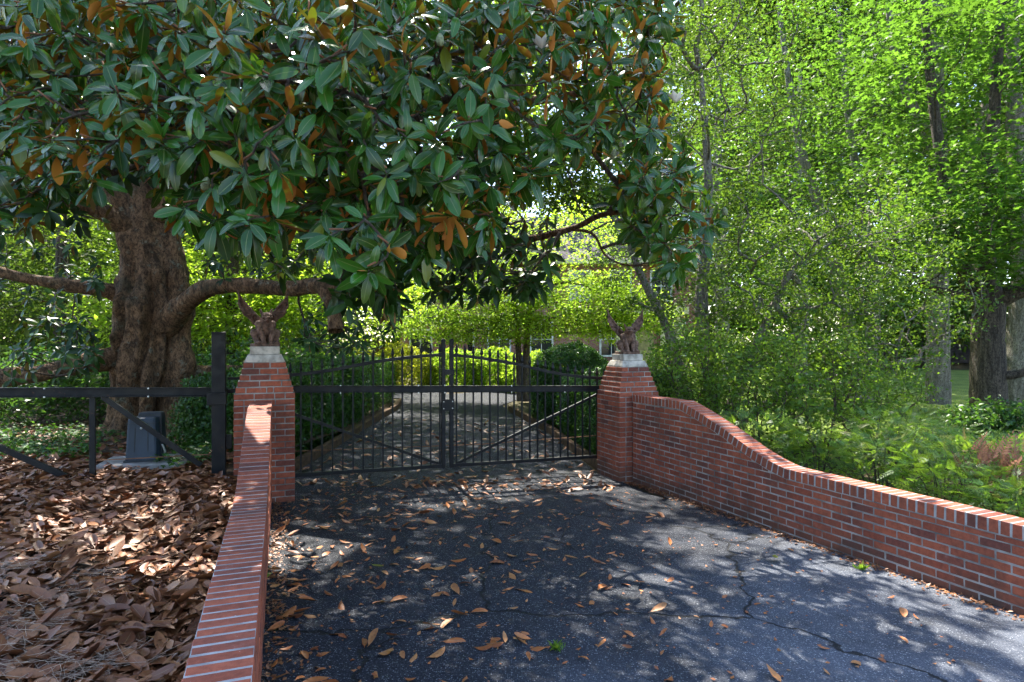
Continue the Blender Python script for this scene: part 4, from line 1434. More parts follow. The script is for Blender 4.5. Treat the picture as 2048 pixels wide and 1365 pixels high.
# maples at the right edge
MG = 'maples at the edge of the lawn'
t1 = at(1975, 862, 13.0)
garden_tree('maple_tree', 'furrowed dark maple trunk nearest the lawn with a long bare low branch', 'tree', t1,
            [([t1-[0, 0, 0.1], t1+[0.02, 0, 0.5], t1+[0.0, 0, 1.6], t1+[0.02, 0, 2.7], t1+[0.0, 0.1, 3.6], t1+[0.25, 0.2, 6], t1+[0.6, 0.3, 10]], [0.44, 0.345, 0.305, 0.29, 0.20, 0.12, 0.05]),
             ([t1+[0, 0, 2.5], t1+[-0.35, -0.1, 2.95], t1+[-0.75, -0.2, 3.6], t1+[-1.0, -0.2, 4.8], t1+[-1.2, 0, 7.5], t1+[-1.5, 0, 11]], [0.22, 0.19, 0.15, 0.12, 0.09, 0.04]),
             ([t1+[0.05, 0, 2.6], t1+[0.5, -0.3, 2.9], t1+[1.3, -0.6, 2.85]], [0.2, 0.15, 0.12]),
             ([t1+[0.1, -0.1, 1.15], t1+[0.5, -0.4, 1.25], t1+[1.2, -0.8, 1.75]], [0.10, 0.075, 0.06]),
             ([t1+[-0.1, 0, 2.4], t1+[-0.6, -0.3, 2.75], t1+[-1.4, -0.5, 2.9], t1+[-2.4, -0.8, 3.3]], [0.13, 0.10, 0.07, 0.03])],
            [((9.6, 12.2, 6.6), (2.9, 2.2, 3.8), 3), ((9.0, 11.6, 4.0), (2.2, 1.4, 1.2), 1.2)], 300, 40, 0.27, 0.135, MAPLE_T, M['maple'], M['oakbark'], MG, 0.28, 0.72, 0.004, 0.48, 0.06)
t2 = at(2042, 838, 15.2)
garden_tree('maple_tree', 'paler maple trunk cut by the right edge of the photo', 'tree', t2,
            [([t2-[0, 0, 0.1], t2+[0, 0, 0.5], t2+[0.02, 0, 2.0], t2+[0.1, 0, 4.0], t2+[0.1, 0.3, 7], t2+[0.1, 0.4, 11]], [0.48, 0.36, 0.31, 0.27, 0.2, 0.08])],
            [((12.6, 15.2, 8.0), (3.2, 2.6, 4.2), 3)], 200, 34, 0.38, 0.14, MAPLE_T, M['maple'], M['graybark'], MG, 0.28, 0.7)
t3 = at(1876, 800, 16.5)
garden_tree('maple_tree', 'tall slim maple with upright forking stems behind the nearest maple', 'tree', t3,
            [([t3-[0, 0, 0.1], t3+[0.0, 0, 3], t3+[0.02, 0, 6], t3+[-0.05, 0, 9], t3+[0.1, 0, 13]], [0.3, 0.25, 0.23, 0.17, 0.06]),
             ([t3+[0, 0, 6.5], t3+[-0.7, 0, 7.8], t3+[-1.2, 0, 9.6], t3+[-1.4, 0, 12]], [0.15, 0.13, 0.10, 0.04]),
             ([t3+[0, 0, 5.0], t3+[0.8, 0.1, 6.2], t3+[1.5, 0.1, 8.6], t3+[1.8, 0, 12]], [0.15, 0.13, 0.10, 0.04])],
            [((10.9, 16.3, 8.4), (3.6, 2.8, 4.6), 3)], 300, 34, 0.40, 0.135, MAPLE_T, M['maple'], M['graybark'], MG, 0.28, 0.7)
t4 = at(1715, 800, 19.0)
garden_tree('maple_tree', 'leaning twin-stemmed maple in the sunlit thicket left of the slim maple', 'tree', t4,
            [([t4-[0, 0, 0.1], t4+[-0.3, 0, 2.5], t4+[-0.9, 0, 5], t4+[-1.8, 0, 8], t4+[-2.4, 0, 12]], [0.25, 0.2, 0.17, 0.12, 0.05]),
             ([t4+[0.2, 0, -0.1], t4+[0.6, 0.2, 2.5], t4+[0.5, 0.2, 5], t4+[-0.2, 0, 8], t4+[-0.6, 0, 12]], [0.22, 0.18, 0.15, 0.1, 0.05])],
            [((9.6, 19, 8.0), (4.4, 2.6, 5.4), 3), ((8.8, 19.0, 3.0), (3.0, 2, 1.6), 0.8)], 320, 34, 0.45, 0.14, MAPLE_T, M['maple'], M['graybark'], MG, 0.3, 0.65)

# bright understorey tree before the house
t5 = at(1040, 735, 19.5); t5[2] = gz(t5[0], t5[1])+0.02
garden_tree('dogwood_tree', 'slender twin-stemmed tree with bright yellow-green leaves in front of the brick house', 'tree', t5,
            [([t5, t5+[-0.05, 0, 1.5], t5+[-0.15, 0, 3], t5+[-0.35, 0, 5]], [0.11, 0.09, 0.08, 0.04]),
             ([t5+[0.18, 0, 0], t5+[0.2, 0, 1.5], t5+[0.3, 0, 3.2], t5+[0.4, 0, 5.6]], [0.13, 0.11, 0.095, 0.05])],
            [((-1.5, 19.3, 2.95), (3.2, 1.6, 1.2), 2.6), ((0.6, 19.3, 4.5), (3.4, 2.0, 1.7), 2.4), ((1.9, 18.8, 2.8), (2.2, 1.4, 0.95), 1.6), ((-1.0, 18.6, 2.1), (3.0, 1.0, 0.5), 1.2), ((3.0, 18.0, 2.6), (1.5, 1.0, 0.9), 1.3)], 820, 44, 0.30, 0.105, RH_T, M['bright'], M['twig'], None, 0.25, 0.72, 0.004, 0.48, 0.05)
# trees behind the magnolia trunk
for k, (px, d, lab, mt, sz) in enumerate([(462, 17.0, 'bright green tree with a dark trunk seen past the left pillar', 'bright', 0.12),
                                          (120, 18.5, 'sunlit green tree filling the gap left of the magnolia trunk', 'wood_leaf', 0.12),
                                          (640, 24.5, 'leafy green tree behind the dark hedge and the sawn limb', 'bright', 0.12)]):
    t = at(px, 800, d); t[2] = gz(t[0], t[1])
    garden_tree('garden_tree', lab, 'tree', t,
                [([t, t+[0, 0, 2], t+[0.05, 0, 4.5], t+[0.1, 0, 9]], [0.19, 0.17, 0.15, 0.05])],
                [((t[0], d, 5.0), (4.2, 2.0, 4.6), 2), ((t[0]-0.4, d-0.6, 2.4), (3.4, 1.4, 1.3), 0.9)]+([((-3.0, 16.6, 10.2), (5.4, 5.2, 2.4), 5.0)] if k == 0 else []), 330 if k else 1200, 40, 0.36, sz*(1 if k else 1.35), RH_T, M[mt], M['oakbark'], 'trees behind the magnolia', 0.35, 0.6)  # first tree gets an added high canopy that shades the drive behind the gate
# taller trees behind the house front and over the drive
for k, (px, d, h, lab) in enumerate([(1440, 25, 13, 'tall grey-trunked tree rising behind the small-leaved tree'),
                                     (1215, 46, 21, 'tall tree rising over the house roof above the right gargoyle'),
                                     (1600, 28, 14, 'tall tree in the thicket behind the twiggy grey branches')]):
    t = at(px, 800, d); t[2] = gz(t[0], t[1])
    garden_tree('shade_tree', lab, 'tree', t,
                [([t, t+[0.1, 0, 4], t+[-0.1, 0, 8], t+[0, 0, h]], [0.32, 0.27, 0.2, 0.07])],
                [((t[0], d, 9.0 if d < 40 else 14.5), (4.6, 3.0, 5.5) if d < 40 else (7.0, 4.0, 8.0), 2)], 300 if d < 40 else 520, 36, 0.5, 0.17 if d < 40 else 0.30, RH_T, M['wood_leaf'], M['graybark'], 'tall trees beyond the drive', 0.4, 0.55)

# ------------------------------------------------------------------ hedges and clipped shrubs
def clipped(name, label, c, r, n, size, mat, group=None, cat='shrub', box=False, rough=0.10):
    """shell of leaves over a rounded clipped form with a woody core"""
    c = np.array(c, float); r = np.array(r, float)
    root = empty(name, (c[0], c[1], c[2]-r[2]))
    tag(root, label, cat, group)
    d = rdir(n)
    if box:
        q = d/np.max(np.abs(d), axis=1, keepdims=True)*0.55+d*0.45*1.25
    else:
        q = d
    k = 1+rough*vnoise(q*r, c[0], 2.6)+rough*0.7*vnoise(q*r, c[1], 6.0)-np.abs(R.normal(size=n))*0.07
    P = c+q*r*k[:, None]
    Nn = unit(q/r+R.normal(size=(n, 3))*0.6)
    D = unit(R.normal(size=(n, 3))+np.array([0, 0, 0.4]))
    ok = P[:, 2] > gz(c[0], c[1])-0.02
    scatter('foliage', RH_T, (P-np.array([c[0], c[1], c[2]-r[2]]))[ok], frames(D, Nn)[ok], R.uniform(0.7, 1.3, ok.sum())*size, mat, root)
    m = MB()
    for j in range(9):
        a = j*0.7
        tip = np.array([math.cos(a)*r[0]*0.75, math.sin(a)*r[1]*0.75, r[2]*R.uniform(0.9, 1.6)])
        m.tube([(0, 0, 0.0), tip*0.5, tip], [0.03, 0.02, 0.008], 5)
    m.build('stem', M['twig'], root, True)
    return root
HG = 'clipped boxwood along the drive'
for k, (x, y, rx, ry, rz) in enumerate([(-3.95, 9.4, 0.72, 0.95, 0.66), (-3.98, 11.1, 0.75, 1.0, 0.70), (-4.0, 13.0, 0.75, 1.05, 0.72), (-4.05, 15.1, 0.75, 1.1, 0.70), (-4.2, 17.4, 0.8, 1.1, 0.68)]):
    clipped('box_hedge', ['dark boxwood hedge bush nearest the gate behind the left pillar', 'second dark boxwood bush along the left edge of the drive', 'third dark boxwood bush along the left edge of the drive', 'fourth dark boxwood bush along the left edge of the drive', 'last boxwood bush where the left edging ends'][k],
            (x, y, gz(x, y)+rz*0.95), (rx, ry, rz), 26000-2500*k, 0.055, M['hedge'], HG, 'hedge', True)
for k, (x, y, rx, ry, rz, lab) in enumerate([(1.95, 10.7, 0.75, 1.0, 0.72, 'dark clipped bush against the back of the right pillar'), (1.72, 12.6, 0.72, 1.0, 0.62, 'dark clipped bush behind the right half of the gate, under the round one'), (1.35, 14.6, 0.8, 1.0, 0.58, 'clipped bush at the far end of the right edging')]):
    clipped('box_hedge', lab, (x, y, gz(x, y)+rz*0.95), (rx, ry, rz), 24000-2500*k, 0.055, M['hedge'], HG, 'hedge', True)
x, y = at(1140, 700, 14.2)[:2]
clipped('round_bush', 'round clipped evergreen bush rising above the gate rail beside the right pillar', (x, y, 0.85), (0.88, 0.85, 0.86), 34000, 0.055, M['hedge'])
YG = 'sunlit shrubs at the end of the drive'
for (px, d, rx, rz, zc, mt, lab) in [(720, 22.5, 1.3, 0.95, 0.5, 'gold', 'golden-yellow shrub at the left of the drive end'), (800, 23.2, 1.35, 1.05, 0.55, 'gold', 'taller golden-yellow shrub beside the centre of the drive end'),
                                     (905, 23.6, 1.25, 0.95, 0.50, 'bright', 'bright green mound shrub straight behind the gate centre posts'), (985, 23.8, 1.25, 1.0, 0.50, 'bright', 'bright green mound shrub right of the gate centre'),
                                     (1065, 23.0, 1.2, 0.95, 0.45, 'bright', 'bright green mound shrub behind the slender twin stems'), (640, 21.5, 1.2, 0.9, 0.45, 'bright', 'low bright shrub beyond the dark hedge')]:
    p = at(px, 700, d)
    clipped('mound_shrub', lab, (p[0], d, gz(p[0], d)+zc), (rx, 0.9, rz), 12000, 0.09, M[mt], YG, 'shrub', False, 0.16)

# ------------------------------------------------------------------ loose shrubs of the right-hand thicket
def loose(name, label, x, y, z, rx, ry, h, nclu, n_per, spread, size, tm, mat, group, flat=0.7, up=0.35):
    base = np.array([x, y, z])
    root = empty(name, tuple(base))
    tag(root, label, 'shrub', group)
    pts = sample_ell(nclu, (x, y, z+h*0.55), (rx, ry, h*0.5), 0.2)
    sk = []
    for k in range(5):
        a = k*1.26
        sk.append((base+np.array([math.cos(a)*0.1, math.sin(a)*0.1, 0.05]), -1, True))
    Pb, par, cnt, n0 = grow(sk, pts, 0.6)
    V, F = branch_mesh(Pb, par, cnt, n0, 0.0035, 0.42, 0.03, 4, 0.04, 3)
    link('stem', np_mesh('stem', V-base, F, None, True), M['twig'], root)
    P, FR_ = leaves_at(pts, n_per, spread, flat, up)
    ok = P[:, 2] > z-0.02
    scatter('foliage', tm, (P-base)[ok], FR_[ok], R.uniform(0.7, 1.25, ok.sum())*size, mat, root)
    return root
TG = 'shrubs of the thicket behind the long wall'
for (x, y, rx, ry, h, lab, mt, sz) in [
    (2.75, 9.6, 0.75, 0.7, 1.9, 'glossy green shrub touching the right pillar', 'shrub2', 0.066),
    (3.6, 9.0, 0.85, 0.8, 1.75, 'leafy green shrub above the start of the sloping coping', 'shrub2', 0.066),
    (4.6, 9.3, 0.95, 0.9, 1.85, 'airy green shrub in the middle of the thicket, above the ramp of the wall', 'shrub2', 0.062),
    (5.6, 10.0, 1.0, 0.9, 1.7, 'green shrub left of the sunlit lawn strip', 'shrub2', 0.062),
    (3.2, 11.0, 1.0, 0.8, 2.2, 'tall green shrub under the right gargoyle’s far side', 'shrub2', 0.066),
    (8.6, 11.2, 0.7, 0.6, 0.75, 'small dark shrub at the foot of the dark maple trunk', 'shrub', 0.09),
    (4.2, 13.4, 1.4, 1.0, 2.2, 'shrub deep in the shade behind the twiggy tree', 'shrub2', 0.066)]:
    loose('thicket_shrub', lab, x, y, float(zrb(np.array(x), np.array(y))), rx, ry, h, 150, 26, 0.13, sz, RH_T, M[mt], TG, 0.5, 0.4)
# nandina: upright canes with pinnate fronds just behind the long wall
NG = 'nandina along the long wall'
spots = [(3.05, 7.75, .85, 'first nandina by the wall, next to the glossy shrub'), (3.55, 7.3, .8, 'nandina at the middle of the sloping coping'), (3.95, 6.7, .72, 'nandina at the foot of the sloping coping'),
         (4.5, 7.4, .95, 'taller nandina behind the foot of the sloping coping'), (4.15, 6.0, .62, 'low nandina behind the first level coping bricks'), (4.9, 6.5, .8, 'nandina beside the pinkish plume'),
         (4.35, 5.3, .55, 'low nandina pressed against the level coping'), (5.2, 5.6, .7, 'feathery nandina right of the pinkish plume'), (4.85, 4.75, .5, 'low nandina by the wall at the right edge'),
         (5.8, 6.9, .6, 'nandina in front of the small dark shrub'), (6.2, 5.9, .7, 'yellowish nandina at the right edge'), (6.6, 8.0, .55, 'nandina in the shade before the maples'),
         (5.5, 8.2, .65, 'bushy nandina behind the pinkish plume'), (7.6, 7.2, .7, 'outermost nandina at the right edge under the maples'), (5.5, 4.6, .55, 'lowest nandina in the right corner above the coping')]
for (x, y, h, lab) in spots:
    z = float(zrb(np.array(x), np.array(y)))
    base = np.array([x, y, z])
    root = empty('nandina_shrub', tuple(base)); tag(root, lab, 'shrub', NG)
    n = 300
    a = R.uniform(0, 2*np.pi, n); rr = np.sqrt(R.random(n))*0.42; hh = h*(0.35+0.65*R.random(n)**0.7)
    P = np.stack([np.cos(a)*rr, np.sin(a)*rr, hh*0.85], 1)
    D = unit(np.stack([np.cos(a), np.sin(a), R.uniform(-0.1, 0.9, n)], 1)+R.normal(size=(n, 3))*0.35)
    Nn = unit(np.array([0, 0, 1.0])+R.normal(size=(n, 3))*0.4)
    scatter('foliage', FROND_T, P, frames(D, Nn), R.uniform(0.10, 0.20, n), M['nandina'], root)
    m = MB()
    for k in range(9):
        q = P[k*20]
        m.tube([(q[0]*0.3, q[1]*0.3, -0.02), q*0.6, q], [0.007, 0.006, 0.003], 4)
    m.build('cane', M['twig'], root, True)
# withered plume plant
p = np.array([4.6, 5.95, 0.1])
root = empty('plume_plant', tuple(p)); tag(root, 'withered pinkish plume plant among the green nandina', 'plant')
n = 60
a = R.uniform(0, 2*np.pi, n); D = unit(np.stack([np.cos(a)*0.4, np.sin(a)*0.4, np.ones(n)], 1))
scatter('plume', FROND_T, R.normal(size=(n, 3))*[.12, .12, .1]+[0, 0, .42], frames(D, rdir(n)), R.uniform(.15, .26, n), M['fernpink'], root)
m = MB()
for k in range(6): m.tube([(0, 0, -0.02), (R.normal()*.06, R.normal()*.06, .25), (R.normal()*.12, R.normal()*.12, .5)], [.006, .005, .003], 4)
m.build('stalk', M['twig'], root, True)

# dark broad-leaved shrubs left of and behind the magnolia trunk
LG = 'dark shrubs behind the magnolia trunk'
for (px, d, rx, h, lab) in [(60, 12.5, 1.4, 1.4, 'dark shrub behind the tail of the gate at the left edge'), (190, 13.5, 1.2, 1.3, 'dark shrub just left of the magnolia trunk base'), (-80, 10.8, 1.3, 1.5, 'dark shrub cut by the left edge of the photo'),
                            (430, 13.2, 1.1, 1.3, 'dark shrub between the magnolia trunk and the left pillar'), (560, 13.5, 1.2, 1.8, 'dark shrub right behind the left gargoyle'), (330, 15.0, 1.6, 1.6, 'dark shrub behind the magnolia trunk'), (640, 12.5, 0.8, 1.5, 'dark shrub above the first boxwood')]:
    p = at(px, 800, d)
    loose('shade_shrub', lab, p[0], d, float(zbed(np.array(p[0]), np.array(d))), rx, 0.8, h, 150, 20, 0.20, 0.11, LANCE_T+RH_T, M['shrub'], LG)

# ------------------------------------------------------------------ woods closing the view
def woods(name, label, n, px0, px1, d0, d1, zmax, size, mat):
    px = R.uniform(px0, px1, n); d = R.uniform(d0, d1, n)
    x = (px-1024)/FPX*d
    top = np.interp(px, [900, 1080], [zmax*0.5, zmax])*(0.85+0.15*vnoise(np.stack([x, d, 0*x], -1), 3, 0.25))
    z = R.random(n)**0.85*top
    # gather into clumps
    ccount = n//110
    cc = R.integers(0, ccount, n)
    C0 = np.stack([x[:ccount], d[:ccount], z[:ccount]], 1)
    P = C0[cc]+R.normal(size=(n, 3))*[0.95, 0.95, 0.38]
    P[:, 2] = np.maximum(P[:, 2], 0.1)
    FRw = frames(rdir(n), unit(R.normal(size=(n, 3))*0.6+[0, 0, 0.6]))
    o = scatter(name, RH_T, P, FRw, R.uniform(0.7, 1.3, n)*size, mat, None, R.random(ccount)[cc]*0.64+R.random(n)*0.34)
    tag(o, label, 'woods', kind='stuff')
woods('woods', 'far sunlit woods closing the view behind house and garden', 240000, -600, 2700, 40, 64, 40, 0.46, M['wood_leaf'])
woods('thicket', 'nearer mixed thicket filling the view between the garden trees', 110000, 1380, 2700, 32, 44, 30, 0.40, M['wood_leaf'])
woods('undergrowth', 'leafy undergrowth behind the magnolia at the left', 70000, -700, 640, 22, 34, 26, 0.28, M['wood_leaf'])

# ------------------------------------------------------------------ the house
HY = 34.0
hz = gz(2, HY)
house = empty('brick_house', (2.5, HY, hz))
tag(house, 'two-storey red brick house with cream trim glimpsed behind the trees', 'house')
MB().box((0.7, 4, 2.9), (15.0, 8, 5.8)).build('wall', M['housebrick'], house)
m = MB(); m.add([(-7.3, -0.5, 5.8), (8.7, -0.5, 5.8), (8.7, 8.5, 5.8), (-7.3, 8.5, 5.8), (-5, 4, 9.0), (6.4, 4, 9.0)], [(0, 1, 5, 4), (1, 2, 5), (2, 3, 4, 5), (3, 0, 4), (0, 3, 2, 1)])
m.build('roof', M['shingle'], house)
MB().box((0.7, -0.3, 5.72), (15.7, 0.5, 0.2)).build('cornice', M['cream'], house)
def hwin(x, z, w=1.0, h=1.5):
    f = MB()
    f.box((x, -0.03, z+h/2+0.05), (w+0.2, 0.14, 0.10)).box((x, -0.05, z-h/2-0.05), (w+0.26, 0.2, 0.10))
    f.box((x-w/2-0.05, -0.03, z), (0.10, 0.14, h)).box((x+w/2+0.05, -0.03, z), (0.10, 0.14, h))
    f.box((x, -0.035, z), (w, 0.07, 0.05)).box((x, -0.035, z), (0.035, 0.06, h))
    fo = f.build('window', M['white'], house)
    MB().box((x, -0.012, z), (w, 0.02, h)).build('pane', M['glass'], fo)
for x in (-5.2, -3.2, -1.0, 1.2, 3.4, 5.6):
    hwin(x, 4.45)
for x in (-5.2, -3.2, -0.9, 2.9, 6.3):
    hwin(x, 1.55, 1.1, 1.7)
# entrance porch with cream columns
dx = at(1287, 690, HY)[0]-2.5
d = MB().box((dx, -0.05, 1.1), (1.05, 0.1, 2.1)).build('door', M['door'], house)
for kx in (-0.25, 0.25):
    for kz in (0.55, 1.35):
        MB().box((dx+kx, -0.11, kz), (0.36, 0.03, 0.6)).build('door_panel', M['door'], d)
m = MB()
for k in range(9):
    a0 = math.pi*k/9; a1 = math.pi*(k+1)/9
    m.add([(dx, -0.04, 2.17), (dx+0.5*math.cos(a0), -0.04, 2.17+0.42*math.sin(a0)), (dx+0.5*math.cos(a1), -0.04, 2.17+0.42*math.sin(a1))], [(0, 1, 2)])
m.build('fanlight', M['glass'], house)
for cx_ in (dx-1.55, dx-0.75, dx+0.75, dx+1.55):
    m = MB().tube([(cx_, -1.3, 0.0), (cx_, -1.3, 1.4), (cx_, -1.3, 2.75)], [0.15, 0.145, 0.125], 14).box((cx_, -1.3, 2.8), (0.36, 0.36, 0.12)).box((cx_, -1.3, 0.06), (0.4, 0.4, 0.12))
    m.build('column', M['cream'], house)
MB().box((dx, -0.8, 3.05), (4.0, 1.7, 0.38)).build('entablature', M['cream'], house)
MB().box((dx, -0.8, -0.1), (4.2, 1.8, 0.3)).build('porch_floor', M['concrete'], house)
# low side wing with slate roof
wx = at(868, 690, 31)[0]-2.5
MB().box((wx, -2.2, 1.15), (3.0, 3.6, 2.3)).build('wing_wall', M['housebrick'], house)
m = MB(); m.add([(wx-1.8, -4.3, 2.3), (wx+1.8, -4.3, 2.3), (wx+1.8, -0.1, 2.3), (wx-1.8, -0.1, 2.3), (wx, -4.3, 3.2), (wx, -0.1, 3.2)], [(0, 1, 4), (1, 2, 5, 4), (2, 3, 5), (3, 0, 4, 5), (0, 3, 2, 1)])
m.build('wing_roof', M['shingle'], house)
f = MB().box((wx-0.5, -4.03, 1.35), (1.1, 0.1, 1.4)); fo = f.build('window', M['white'], house)
for kx in (-0.25, 0.25):
    MB().box((wx-0.5+kx, -4.09, 1.35), (0.42, 0.03, 1.2)).build('pane', M['glass'], fo)

# grey outbuilding seen low through the trees at the right
ob = empty('outbuilding', (29.0, 44, gz(29.0, 44)))
tag(ob, 'low grey building with dark roof half hidden beyond the lawn', 'building')
MB().box((0, 0, 1.2), (8, 4, 2.4)).build('wall', M['shingle'], ob)
m = MB(); m.add([(-4.4, -2.5, 2.4), (4.4, -2.5, 2.4), (4.4, 2.5, 2.4), (-4.4, 2.5, 2.4), (-4.4, 0, 4.0), (4.4, 0, 4.0)], [(0, 1, 5, 4), (1, 2, 5), (2, 3, 4, 5), (3, 0, 4), (0, 3, 2, 1)])
m.build('roof', M['shingle'], ob)

# ------------------------------------------------------------------ fallen leaves, straw, ivy
def lie(n, tilt):
    a = R.uniform(0, 2*np.pi, n)
    D = np.stack([np.cos(a), np.sin(a), R.normal(size=n)*tilt], 1)
    Nn = np.stack([R.normal(size=n)*tilt, R.normal(size=n)*tilt, np.where(R.random(n) < 0.5, 1.0, -1.0)], 1)
    return frames(D, Nn)
dry_me = {}
def dry_mesh(k, mat):
    if (k, mat) not in dry_me:
        TV, TF, TR = DRY_T[k]
        me = np_mesh('fallen_leaf', TV-np.array([0.5, 0, 0]), TF, {'tint': np.zeros(len(TV)), 'rib': TR}, True)
        me.materials.append(M[mat])
        dry_me[(k, mat)] = me
    return dry_me[(k, mat)]
def lay_leaf(p, fr, s, k, mat, label, group):
    o = bpy.data.objects.new('fallen_leaf', dry_mesh(k, mat))
    m = Matrix(fr.T.tolist()).to_4x4() @ Matrix.Diagonal((s,)*3+(1,))
    m.translation = Vector(p.tolist())
    o.matrix_world = m
    tag(o, label, 'leaf', group)
    C.objects.link(o)

# bed of leaves left of the wall
n = 9800
px = R.uniform(-0.95, -0.36, n*3); d = 1.5+R.random(n*3)**0.8*6.6
x = px*d; y = d
s_ = (6.83-y)/-LWD[1]
edge = np.where(y < 6.8, LW0[0]+LWD[0]*s_-WT-0.05, -3.45)
ok = (x < edge) & ~((np.abs(x-pc[0]) < 0.52) & (np.abs(y-pc[1]-0.14) < 0.48))
x, y = x[ok][:n], y[ok][:n]
z = zbed(x, y)+R.random(len(x))**1.3*0.055+0.012
P = np.stack([x, y, z], 1)
FRl = lie(len(x), 0.17)
S = R.uniform(0.065, 0.17, len(x))
top = (z-zbed(x, y)) > 0.035
lx, ly = px_of(P)
vis = top & (lx > 10) & (ly < 1340) & (lx < 2000)
sc = np.where(vis, S/y, 0)
order = np.argsort(-sc)[:130]
one = np.zeros(len(x), bool); one[order] = True
for q in order:
    zone = 'at the bottom edge' if ly[q] > 1180 else 'in its middle'
    lay_leaf(P[q], FRl[q], S[q], q % len(DRY_T), 'dry', 'dry brown magnolia leaf on top of the leaf bed '+zone, 'fallen leaves of the bed '+zone)
o = scatter('leaf_litter', [(a-np.array([0.5, 0, 0]), b_, c_) for a, b_, c_ in DRY_T], P[~one], FRl[~one], S[~one], M['dry'])
tag(o, 'thick bed of dry brown magnolia leaves beside the brick wall', 'leaf litter', kind='stuff')
# leaves farther back, under the trunk and along the hedges
n = 2080
x = np.concatenate([R.uniform(-9.5, -3.4, 1700), R.uniform(-3.0, 1.3, 380)]); y = np.concatenate([R.uniform(7.5, 12.5, 1700), 7.7+R.random(380)**1.6*7])
z = np.where(x < -3.2, zbed(x, y), zg(x, y))+0.015+R.random(n)*0.02
o = scatter('leaf_litter', [(a-np.array([0.5, 0, 0]), b_, c_) for a, b_, c_ in DRY_T], np.stack([x, y, z], 1), lie(n, 0.2), R.uniform(0.09, 0.17, n), M['dry'])
tag(o, 'scattered dry leaves behind the gate and round the magnolia trunk', 'leaf litter', kind='stuff')

# leaves lying singly on the asphalt
cand = []
while len(cand) < 620:
    d = 2.2+R.random()**0.75*6.2
    pxl = R.uniform(470, 2100)
    x = (pxl-1024)/FPX*d
    sL = (6.83-d)/-LWD[1]; sR = (8.42-d)/-RWD[1]
    xl = LW0[0]+LWD[0]*sL+0.06 if d < 6.7 else -2.3
    xr = RW0[0]+RWD[0]*max(sR, 0)-0.06
    if not xl < x < xr:
        continue
    dens = np.interp(x-0.10*(d-4), [-2.4, -0.5, 0.6, 1.5, 3], [1.0, 0.8, 0.42, 0.12, 0.04])*np.interp(d, [2, 4, 6, 8.4], [0.6, 0.85, 1.0, 1.0])
    if x-xl < 0.3: dens *= 2.2
    if R.random() < dens:
        cand.append((x, d))
cand = np.array(cand)
z = zg(cand[:, 0], cand[:, 1])+0.016
P = np.stack([cand[:, 0], cand[:, 1], z], 1)
FRl = lie(len(P), 0.12)
S = np.where(R.random(len(P)) < 0.4, R.uniform(0.085, 0.14, len(P)), R.uniform(0.035, 0.085, len(P)))
lx, ly = px_of(P)
sc = np.where((lx > 0) & (lx < 2048) & (ly < 1365), S/P[:, 1], 0)
order = np.argsort(-sc)[:165]
one = np.zeros(len(P), bool); one[order] = True
for q in order:
    zone = 'close to the gate' if ly[q] < 1040 else ('by the narrow wall' if lx[q] < 700 else 'in the open middle of the drive')
    lay_leaf(P[q], FRl[q], S[q], q % len(DRY_T), 'dry2', 'fallen orange-brown leaf lying on the dark asphalt '+zone, 'leaves on the asphalt '+zone)
o = scatter('leaf_scraps', [(a-np.array([0.5, 0, 0]), b_, c_) for a, b_, c_ in DRY_T], P[~one], FRl[~one], S[~one], M['dry2'])
tag(o, 'small scraps of dry leaf strewn over the asphalt', 'leaf litter', kind='stuff')
# fine debris
n = 1500
d = 2.2+R.random(n)*6; x = -2.4+R.random(n)**1.5*5
sL = (6.83-d)/-LWD[1]; xl = LW0[0]+LWD[0]*np.maximum(sL, 0)+0.05
ok = x > xl
o = scatter('debris', RH_T, np.stack([x, d, zg(x, d)+0.008], 1)[ok], lie(int(ok.sum()), 0.15), R.uniform(0.012, 0.04, int(ok.sum())), M['dry2'])
tag(o, 'fine dry crumbs of leaves on the driveway', 'debris', kind='stuff')
n = 2400
t_ = R.random(n)*5.2; off_ = 0.012+np.abs(R.normal(size=n))*0.07
sd_ = R.random(n) < 0.6
x = np.where(sd_, RW0[0]+RWD[0]*t_-off_*math.cos(rad(22)), LW0[0]+LWD[0]*t_+off_*0.94); y = np.where(sd_, RW0[1]+RWD[1]*t_-off_*0.37, LW0[1]+LWD[1]*t_+off_*0.34)
o = scatter('grit', RH_T, np.stack([x, y, zg(x, y)+0.008], 1), lie(n, 0.3), R.uniform(0.010, 0.045, n), M['dry'])
tag(o, 'line of leaf crumbs and grit along the foot of the brick walls', 'debris', kind='stuff')
for (pxl, pyl, lab) in [(1722, 1138, 'small weed tuft at the foot of the long brick wall'), (1110, 1335, 'tiny green weed growing in the asphalt crack at the bottom'), (518, 1192, 'small weed at the foot of the narrow brick wall')]:
    d = FPX*(CAM_H+0.05)/(pyl-682.5); x = (pxl-1024)/FPX*d
    k = 26
    a = R.uniform(0, 6.28, k)
    D = unit(np.stack([np.cos(a)*0.8, np.sin(a)*0.8, R.uniform(0.3, 1.2, k)], 1))
    o = scatter('weed', LANCE_T, R.normal(size=(k, 3))*[0.015, 0.015, 0.002], frames(D, rdir(k)), R.uniform(0.03, 0.08, k), M['nandina'])
    o.location = (x, d, gz(x, d)+0.006); tag(o, lab, 'weed')
